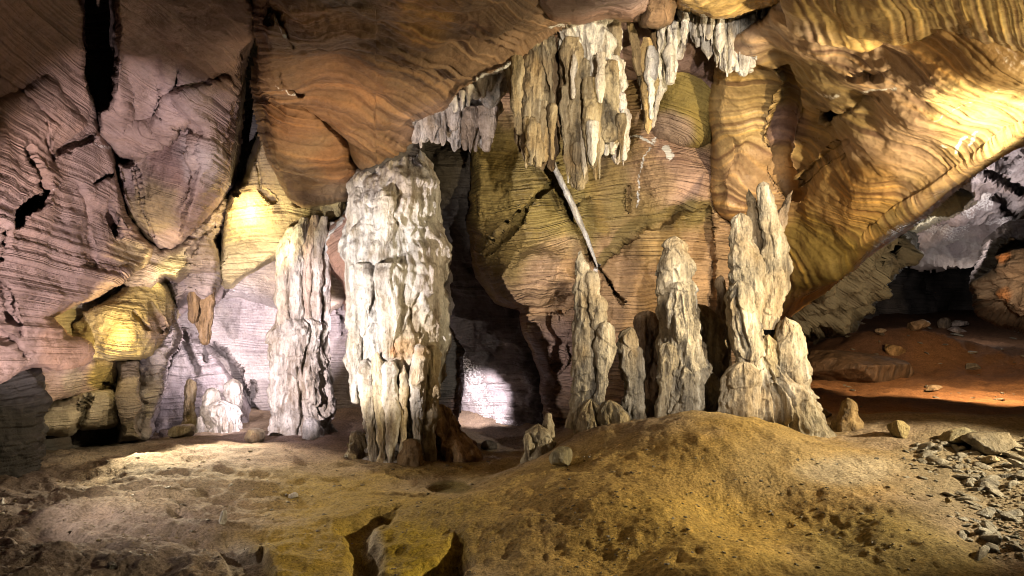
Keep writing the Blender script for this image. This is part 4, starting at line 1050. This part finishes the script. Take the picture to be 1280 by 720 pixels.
icicles(hl, [(654, 676, 150, 214, 3), (676, 696, 130, 205, 2), (636, 654, 70, 170, 2)], 11.9, 61, [M_CAL], [(1, .95, .82), (.9, .82, .66)])
icicles(hr, [(704, 728, 170, 236, 3), (728, 756, 150, 226, 3), (756, 784, 140, 208, 5), (703, 770, 60, 130, 2)], 11.8, 62, [M_CAL, M_CALW], [(1, .97, .88), (.95, .88, .74), (1, 1, 1)])
fr_ = thing('stalactite_cluster', 'low white fringe of short stalactites under the brown roof edge above the widest column', 'stalactite', base_at(570, 140, 13.6))
rng = random.Random(5)
for i, (va, vb, a, b, c_, d_, dy) in enumerate([(134, 178, 517, 552, 520, 536, 0.15), (130, 190, 545, 590, 556, 580, 0.3), (132, 186, 584, 622, 594, 612, 0.2), (104, 136, 590, 634, 600, 622, -0.6), (140, 176, 530, 560, 536, 552, 0.0)]):
    spire('stalactite', [(va - 14, a + 4, b - 2), (va + 6, a, b), ((va + vb) / 2, (a + c_) / 2, (b + d_) / 2), (vb - 8, c_ + 1, d_ - 1), (vb, c_ + 4, d_ - 4)], 13.7 + dy, M_CALW, fr_, 385 + i, hang=True, lump=0.35, flute=0.10, tier=0.08, tierf=2.4, drip=0.08, tint=(1, .97, .98))
for i in range(15):
    u = 519 + i * 6.9
    vt = 152 - (i / 14) * 6 - (8 if 5 < i < 9 else 0)
    ln = rng.uniform(18, 44) * (0.8 if i < 4 else 1.0)
    w = rng.uniform(5, 9)
    spire('stalactite', [(vt - 12, u - w, u + w), (vt + 6, u - w * 0.9, u + w * 0.9), (vt + ln * 0.6, u - w * 0.5, u + w * 0.5), (vt + ln, u - 2, u + 2)], 13.6 + rng.uniform(-0.2, 0.25), M_CALW, fr_, 350 + i, hang=True, lump=0.35, flute=0.08, tier=0.05, tint=(.98, .93, .95) if i < 9 else (.7, .6, .55))
for i in range(8):
    u = 568 + i * 9
    vt = 128 - i * 6.2
    w = rng.uniform(5, 8)
    ln = rng.uniform(10, 20)
    spire('stalactite', [(vt - 8, u - w, u + w), (vt + 5, u - w * 0.9, u + w * 0.9), (vt + ln, u - 2, u + 2)], 12.7 + rng.uniform(-0.1, 0.1), M_CALW, fr_, 370 + i, hang=True, lump=0.35, flute=0.08, tint=(.95, .9, .86))
mid = thing('stalactite_cluster', 'ragged yellowish dripstone branches hanging between the two white hanging clusters', 'stalactite', base_at(815, 30, 12.4))
for i, (va, vb, a, b, c_, d_, dy, mt, tn) in enumerate([(20, 95, 784, 794, 796, 804, 0, M_OCH, (.8, .75, .7)), (60, 168, 800, 816, 806, 814, 0, M_OCH, (1.25, 1.15, .95)), (88, 130, 796, 830, 803, 820, 0.1, M_CAL, (1, .92, .7)), (20, 120, 824, 846, 820, 832, 0.2, M_CALW, (1, 1, .98)),
                                                        (20, 85, 812, 826, 818, 828, 0.3, M_OCH, (.7, .6, .5)), (80, 160, 822, 834, 812, 820, 0.25, M_CALW, (.95, .92, .88)), (18, 75, 836, 862, 842, 856, 0.2, M_CALW, (1.02, 1, 1))]):
    spire('stalactite', [(va - 12, a + 2, b - 2), (va + 8, a, b), ((va + vb) / 2, (a + c_) / 2, (b + d_) / 2), (vb - 8, c_ + 1, d_ - 1), (vb, c_ + 3, d_ - 3)], 12.4 + dy, mt, mid, 380 + i, hang=True, lump=0.3, flute=0.08, tier=0.05, tint=tn)
icicles(mid, [(822, 846, 30, 110, 4), (800, 818, 60, 150, 2)], 12.4, 63, [M_CALW], [(1, .98, .94)])
rc = thing('stalactite_cluster', 'bright white dripstone curtain under the orange roof, rightmost hanging cluster', 'stalactite', base_at(915, 10, 12))
for i, (va, vb, a, b, c_, d_, dy) in enumerate([(14, 92, 895, 930, 902, 920, 0), (12, 96, 918, 948, 922, 938, -0.1), (8, 70, 935, 965, 938, 956, 0.1), (2, 36, 955, 980, 962, 974, 0), (10, 40, 850, 880, 858, 872, 0.2), (14, 76, 874, 892, 882, 890, 0.1), (24, 60, 862, 880, 868, 876, 0.4), (6, 30, 968, 990, 970, 980, -0.1),
                                                (60, 96, 903, 912, 906, 912, -0.15), (60, 90, 928, 938, 930, 936, -0.2), (40, 84, 888, 900, 893, 899, -0.1)]):
    spire('stalactite', [(va - 12, a + 2, b - 2), (va + 8, a, b), ((va + vb) / 2, (a + c_) / 2, (b + d_) / 2), (vb - 8, c_ + 1, d_ - 1), (vb, c_ + 4, d_ - 4)], 12.0 + dy, M_CALW, rc, 400 + i, hang=True, lump=0.3, flute=0.12, tier=0.07, tierf=2.6, drip=0.08)
icicles(rc, [(896, 922, 20, 94, 7), (920, 946, 15, 94, 7), (944, 984, 4, 50, 6), (852, 894, 14, 60, 8)], 11.9, 64, [M_CALW], [(1, 1, 1), (.95, .92, .88)])


# ------------------------------------------------------------------ loose rocks
import bmesh


def rock_mesh(seed, sub=4, flat=(1, 1, 1), facets=9, rough=0.05, tint=(1, 1, 1)):
    bm = bmesh.new()
    bmesh.ops.create_icosphere(bm, subdivisions=sub, radius=1.0)
    co = np.array([v.co for v in bm.verts])
    fc = np.array([[v.index for v in f.verts] for f in bm.faces])
    bm.free()
    rg = np.random.RandomState(seed)
    for _ in range(facets):
        n = rg.normal(size=3)
        n /= np.linalg.norm(n)
        h = rg.uniform(0.45, 0.85)
        d = co @ n - h
        co = co - np.clip(d, 0, None)[:, None] * n * 0.93
    nn = co / (np.linalg.norm(co, axis=1, keepdims=True) + 1e-6)
    co = co + nn * (rough * 1.6 * fbm(co[:, 0] * 1.6, co[:, 1] * 1.6, co[:, 2] * 1.6, 4, seed))[:, None]
    co = co * np.array(flat)
    me = make_mesh('rock', co, np.zeros((0, 4), np.int32), None, np.ones((len(co), 3)) * np.array(tint), fc)
    return me


def rock(u, v, wpx, hpx, seed, label, mat=M_STONE, group=None, tint=(1, 1, 1), facets=9, rot=None, sink=0.25, sub=4, hit=None, name='rock', cat='rock'):
    p = floor_hit(u, v) if hit is None else hit
    if p is None:
        return None
    s = p[1] / F
    me = rock_mesh(seed, sub, (wpx / 2 * s * 1.15, (wpx + hpx) / 4 * s * 1.1, hpx / 2 * s * 1.25), facets, tint=tint)
    o = link(name, me, mat)
    o.location = (p[0], p[1] + 0.0, p[2] + hpx / 2 * s * (1 - sink))
    o.rotation_euler = rot or (0, random.uniform(-0.15, 0.15), random.uniform(-0.5, 0.5))
    tag(o, label, cat, group)
    return o


rock(140, 710, 13, 9, 1, 'small black stone lying on the soil in the near left foreground', tint=(.35, .33, .32))
rock(278, 654, 8, 19, 2, 'pale upright sliver of stone standing in the soil', M_CALW, facets=12)
rock(366, 622, 14, 7, 3, 'small white stone flake lying on the floor before the second column', M_CALW)
rock(3, 630, 5, 8, 4, 'tiny pale stone at the far left edge of the floor', M_CALW)
rock(231, 546, 36, 17, 5, 'long grey boulder left of the squat pale stalagmite', M_STONE, tint=(1.5, 1.4, 1.4))
rock(317, 552, 28, 18, 6, 'wedge-shaped boulder between the squat pale stalagmite and second column', M_CAL)
rock(205, 545, 16, 9, 7, 'small dark rock left of the long grey boulder', M_STONE, tint=(.6, .5, .5))
rock(703, 582, 30, 24, 8, 'rounded brown boulder beside the low knobbly formation', M_STONE, tint=(.9, .85, .6))
rock(612, 562, 20, 12, 9, 'dark rock in the hollow right of the widest column', M_STONE, tint=(.5, .45, .4))
rock(590, 560, 14, 11, 10, 'reddish stone against the foot of the widest column', M_STONE, tint=(.9, .55, .4))
rock(1125, 546, 30, 26, 12, 'angular yellow and black rock on the crest right of the stump', M_STONE, tint=(.9, .75, .4), facets=14)
rock(1034, 522, 12, 12, 13, 'small rounded stone at the right foot of the largest stalagmite', M_CAL, tint=(.8, .65, .4))
rock(1020, 600 - 60, 16, 10, 14, 'flat stone leaning on the right foot of the largest stalagmite', M_STONE, tint=(1.2, 1, .7))
rock(1185, 628, 9, 7, 15, 'single pale pebble on the bare right slope of the mound', M_CAL, tint=(.9, .8, .5))
rock(1200, 552, 60, 16, 16, 'long slab of grey rock at the top of the rubble on the right', M_STONE, tint=(1, .95, .7), facets=14, rot=(0.2, -0.25, 0.1))
rock(1240, 562, 70, 26, 17, 'big dark boulder behind the rubble at the right edge', M_STONE, tint=(.7, .65, .55), facets=14)
rock(1238, 578, 20, 12, 18, 'tilted flat stone below the big dark boulder', M_STONE, tint=(1.4, 1.2, .8), facets=14)
# far chamber
rock(1118, 442, 26, 15, 20, 'square orange block resting on the brown ledge of the far chamber', M_STONE, tint=(1.5, 1.05, .6), facets=14)
rock(1068, 402, 20, 32, 21, 'pale rounded boulder before the dark hollow of the far chamber', M_STONE, tint=(1.3, 1.25, .9), facets=14)
rock(1146, 412, 30, 16, 22, 'grey boulder in the far chamber behind the square orange block', M_STONE, tint=(1.2, .95, .8), facets=14)
rock(1182, 410, 18, 13, 23, 'brown rounded boulder in the far chamber beside the whitish flat slabs', M_STONE, tint=(1.1, .9, .75), facets=12)
rock(1200, 408, 26, 8, 24, 'whitish flat slab, upper of two in the far chamber', M_STONE, tint=(1.9, 1.7, 1.8), facets=14)
rock(1196, 416, 28, 7, 25, 'whitish flat slab, lower of two in the far chamber', M_STONE, tint=(1.6, 1.4, 1.5), facets=14)
rock(1166, 488, 22, 7, 26, 'flat grey stone lying on the orange sand', M_STONE, tint=(1.1, .9, .7), facets=12)
rock(1216, 462, 24, 9, 27, 'dark flat stone on the brown heap in the far chamber', M_STONE, tint=(.8, .75, .7), facets=12)
rock(1100, 416, 14, 6, 28, 'thin pale stone in the dark at the back of the far chamber', M_STONE, tint=(1.5, 1.3, 1.2), facets=12)
bench = rock(1064, 474, 128, 44, 29, 'wide rounded brown rock bench right of the largest stalagmite', M_STONE, tint=(.5, .34, .24), facets=9, rot=(0, 0.08, 0), sub=5)

# rubble on the right slope
rg = random.Random(11)
protos = [rock_mesh(500 + i, 3, (1, rg.uniform(.6, 1), rg.uniform(.35, .7)), 13) for i in range(7)]
for p_ in protos:
    p_.materials.append(M_STONE)
cnt = 0
while cnt < 270:
    u = rg.uniform(1130, 1300)
    v = rg.uniform(548, 700)
    # the rubble field runs down the right edge, wider at its top
    if u < 1150 + (v - 548) * 0.8 + rg.gauss(0, 18) - 34:
        continue
    p = floor_hit(u, v)
    if p is None:
        continue
    s = rg.choice([2.5, 3, 3.5, 4, 4, 5, 6, 7, 9, 12, 15]) * p[1] / F
    o = bpy.data.objects.new('rock', rg.choice(protos))
    COL.objects.link(o)
    o.location = (p[0], p[1], p[2] + s * 0.05)
    o.scale = (s * rg.uniform(.8, 1.5), s * rg.uniform(.7, 1.2), s * rg.uniform(.6, 1))
    o.rotation_euler = (rg.uniform(-.5, .5), rg.uniform(-.5, .5), rg.uniform(0, 6.28))
    tag(o, 'grey angular stone lying in the rubble on the right slope', 'rock', 'stones of the rubble slope')
    cnt += 1
cnt = 0
while cnt < 45:
    u = rg.uniform(1040, 1290)
    v = rg.uniform(400, 512)
    p = floor_hit(u, v)
    if p is None or p[1] < 14:
        continue
    s = rg.choice([1.5, 2, 2.5, 3, 4, 6]) * (1.5 if v < 430 else 1) * p[1] / F
    o = bpy.data.objects.new('rock', rg.choice(protos))
    COL.objects.link(o)
    o.location = (p[0], p[1], p[2] + s * 0.15)
    o.scale = (s * rg.uniform(.9, 1.6), s, s * rg.uniform(.6, 1))
    o.rotation_euler = (rg.uniform(-.4, .4), rg.uniform(-.4, .4), rg.uniform(0, 6.28))
    tag(o, 'small dim stone lying on the red sand of the far chamber', 'rock', 'stones on the far chamber floor')
    cnt += 1
cnt = 0
while cnt < 60:
    u = rg.uniform(700, 1180)
    v = rg.uniform(560, 715)
    p = floor_hit(u, v)
    if p is None:
        continue
    s = rg.choice([1.2, 1.5, 2, 2.5, 3]) * p[1] / F
    o = bpy.data.objects.new('pebble', rg.choice(protos))
    COL.objects.link(o)
    o.location = (p[0], p[1], p[2] + s * 0.2)
    o.scale = (s, s, s)
    o.rotation_euler = (rg.uniform(-.5, .5), rg.uniform(-.5, .5), rg.uniform(0, 6.28))
    tag(o, 'small pebble lying on the golden soil of the mound', 'pebble', 'pebbles on the mound')
    cnt += 1
cnt = 0
while cnt < 50:
    u = rg.uniform(0, 520)
    v = rg.uniform(575, 715)
    p = floor_hit(u, v)
    if p is None:
        continue
    s = rg.choice([1.2, 1.5, 2, 2.5, 3.5]) * p[1] / F
    o = bpy.data.objects.new('pebble', rg.choice(protos))
    COL.objects.link(o)
    o.location = (p[0], p[1], p[2] + s * 0.2)
    o.scale = (s * 1.3, s, s * .8)
    o.rotation_euler = (rg.uniform(-.5, .5), rg.uniform(-.5, .5), rg.uniform(0, 6.28))
    tag(o, 'small pebble lying on the soil of the left floor', 'pebble', 'pebbles on the left floor')
    cnt += 1


def gravel():
    rq = np.random.RandomState(3)
    base = [np.array([v.co for v in p_.vertices]) for p_ in (rock_mesh(900 + i, 1, (1, .8, .6), 5) for i in range(5))]
    tri = np.array([p.vertices[:] for p in rock_mesh(900, 1, (1, .8, .6), 5).polygons])
    n = 7000
    U_ = np.concatenate([rq.uniform(1100, 1330, n), rq.uniform(0, 1330, 3500), rq.normal(930, 90, 0)])
    V_ = np.concatenate([rq.uniform(540, 720, n), rq.uniform(560, 720, 3500)])
    Yg = np.zeros(len(U_))
    # march all stones onto the ground together
    Y = np.full(len(U_), 5.0)
    done = np.zeros(len(U_), bool)
    for _ in range(420):
        z = H + (CV - V_) / F * Y
        hit = (z <= h0((U_ - CU) / F * Y, Y) + 0.0) & ~done
        done |= hit
        Y = np.where(done, Y, Y + 0.025)
    ok = done
    X = (U_ - CU) / F * Y
    dens = fbm(X * 0.8, Y * 0.8, 4.4, 3, 300)
    field = sstep(1120, 1200, U_ - (V_ - 548) * 0.75 + 30 * dens)
    ok &= (rq.uniform(size=len(U_)) < np.where(np.arange(len(U_)) < n, field * (0.6 + dens), 0.35 + 0.8 * dens))
    X, Y = X[ok], Y[ok]
    Z = hfull(X, Y)
    vs, fs = [], []
    off = 0
    for i in range(len(X)):
        b_ = base[i % 5]
        s_ = (0.006 + 0.022 * rq.uniform() ** 3) * (1.25 if i % 3 == 0 else 0.9) * Y[i] / 9
        a_ = rq.uniform(0, 6.28)
        ca, sa_ = math.cos(a_), math.sin(a_)
        q = b_ * s_ * np.array([1.5, 1.1, 0.9])
        vs.append(np.stack([q[:, 0] * ca - q[:, 1] * sa_ + X[i], q[:, 0] * sa_ + q[:, 1] * ca + Y[i], q[:, 2] + Z[i] + 0.1 * s_], -1))
        fs.append(tri + off)
        off += len(b_)
    me = make_mesh('gravel', np.concatenate(vs), np.zeros((0, 4), np.int32), None, np.ones((off, 3)) * np.array((.85, .75, .55)), np.concatenate(fs), smooth=False)
    o = link('gravel', me, M_STONE)
    o['kind'] = 'stuff'


gravel()


# ------------------------------------------------------------------ lamps
def lamp(loc, power, color, target=None, angle=60, blend=0.3, size=0.15):
    kind = 'POINT' if target is None else 'SPOT'
    d = bpy.data.lights.new('cave_lamp', kind)
    d.energy = power
    d.color = color
    d.shadow_soft_size = size
    o = bpy.data.objects.new('cave_lamp', d)
    COL.objects.link(o)
    o.location = Vector(loc)
    if target is not None:
        d.spot_size = math.radians(angle)
        d.spot_blend = blend
        o.rotation_euler = (Vector(target) - Vector(loc)).to_track_quat('-Z', 'Y').to_euler()
    return o


WHITE = (1.0, 0.93, 0.84)
VIOLET = (1.0, 0.86, 0.93)
YEL = (1.0, 0.78, 0.32)
WARM = (1.0, 0.84, 0.55)

# key light on the stalagmites and the mound, right of the camera
lamp((6.2, 4.0, 4.8), 3700, WHITE, tuple(P(885, 355, 12.5)), 38, 0.4, 0.06)
# light on the hanging clusters and the middle wall
lamp((1.6, 2.0, 4.6), 5200, (1.0, 0.89, 0.74), tuple(P(790, 205, 14)), 32, 0.3, 0.06)
# lamp far to the right that grazes the mound and the stalagmites
lamp((12.0, 7.6, 4.4), 7000, WARM, tuple(P(980, 590, 10)), 46, 0.5, 0.1)
# lamp under the right roof
lamp((7.4, 6.9, 3.4), 3500, (1, 0.82, 0.5), (4.5, 11.8, 5.6), 78, 0.6, 0.1)
lamp((7.6, 5.6, 3.6), 1000, (1, 0.88, 0.6), (4.9, 7.0, 6.4), 70, 0.6, 0.1)
# left wall
lamp((-4.4, 7.0, 0.25), 3500, (1.0, 0.85, 0.9), tuple(P(120, 322, 12.4)), 50, 0.55, 0.05)
# big column from the left
lamp((-5.6, 9.2, 1.9), 3300, (1, 0.93, 0.9), tuple(P(485, 375, 15)), 52, 0.5, 0.06)
# second column and the small stalagmites
lamp((-6.4, 9.4, 2.2), 4600, VIOLET, tuple(P(345, 430, 17.2)), 44, 0.6, 0.06)
lamp(tuple(P(305, 500, 16.3)), 170, VIOLET, tuple(P(272, 515, 17.7)), 80, 0.6, 0.05)
lamp((-7.0, 15.8, 1.25), 900, WARM, (-4.8, 11.8, 0.0), 90, 0.8, 0.05)
# soft fill light added over the left floor
lamp((-7.2, 9.0, 1.5), 420, (1, 0.85, 0.7), (-3.0, 11.4, 0.0), 110, 1.0, 0.08)
# white fringe under the roof edge
lamp((-2.4, 8.8, 3.2), 900, (1, 0.93, 0.92), tuple(P(560, 168, 13.6)), 24, 0.6, 0.05)
# dim warm light on the roof, left centre
lamp((-3.8, 10.3, 2.0), 850, (1, 0.74, 0.48), tuple(P(430, 140, 13)), 56, 0.9, 0.15)
# lamps hidden between the rocks, each turned to the rock beside it
lamp(tuple(P(300, 262, 16.4)), 110, YEL, tuple(P(312, 268, 17)), 150, 0.6, 0.1)
lamp(tuple(P(335, 312, 15.8)), 150, (1, 0.85, 0.5), tuple(P(335, 290, 17)), 120, 0.7, 0.1)
lamp(tuple(P(150, 412, 13.45)), 150, YEL, tuple(P(158, 400, 14.2)), 140, 0.6, 0.06)
lamp(tuple(P(110, 500, 13.0)), 40, WARM, tuple(P(100, 510, 14)), 130, 0.6, 0.06)
lamp(tuple(P(212, 338, 15.0)), 60, WARM, tuple(P(205, 325, 16)), 130, 0.7, 0.08)
# chamber behind the columns
lamp(tuple(P(440, 430, 18.2)), 750, VIOLET, tuple(P(330, 400, 20.8)), 88, 0.6, 0.12)
lamp(tuple(P(318, 440, 18.0)), 420, VIOLET, tuple(P(270, 440, 20)), 110, 0.7, 0.12)
lamp(tuple(P(432, 400, 17.8)), 160, VIOLET, tuple(P(380, 430, 17.2)), 110, 0.6, 0.06)
# warm lamp low behind the left floor
lamp((-8.0, 14.0, 1.0), 420, WARM, (-5.5, 11.0, 0.0), 110, 0.8, 0.05)
# recess right of the big column
lamp(tuple(P(572, 470, 18.5)), 800, VIOLET, tuple(P(606, 512, 21)), 60, 0.75, 0.04)
# far chamber
lamp(tuple(P(1190, 330, 21.0)), 900, (1, 0.9, 0.9), tuple(P(1200, 250, 24)), 110, 0.5, 0.2)
lamp(tuple(P(1215, 372, 30.0)), 90, WHITE, None, size=0.2)
lamp(tuple(P(1290, 385, 15.0)), 1700, (1, 0.7, 0.4), tuple(P(1130, 480, 22)), 110, 0.6, 0.1)

# ------------------------------------------------------------------ world, camera, view
w = bpy.data.worlds.new('World')
S.world = w
w.use_nodes = True
bg = w.node_tree.nodes['Background']
bg.inputs[0].default_value = (0.9, 0.85, 0.8, 1)
bg.inputs[1].default_value = 0.006

cam = bpy.data.cameras.new('camera')
co = bpy.data.objects.new('camera', cam)
COL.objects.link(co)
co.location = (0, 0, H)
co.rotation_euler = (math.radians(90), 0, 0)
cam.sensor_width = 36
cam.lens = 36 * F / 1280
cam.shift_y = (CV - 360) / 1280
cam.clip_end = 500
S.camera = co
S.view_settings.view_transform = 'Standard'
S.view_settings.look = 'None'
S.view_settings.exposure = 0.22
S.view_settings.gamma = 1
S.cycles.use_denoising = True
S.cycles.filter_width = 1.0
S.cycles.max_bounces = 5
S.cycles.diffuse_bounces = 1
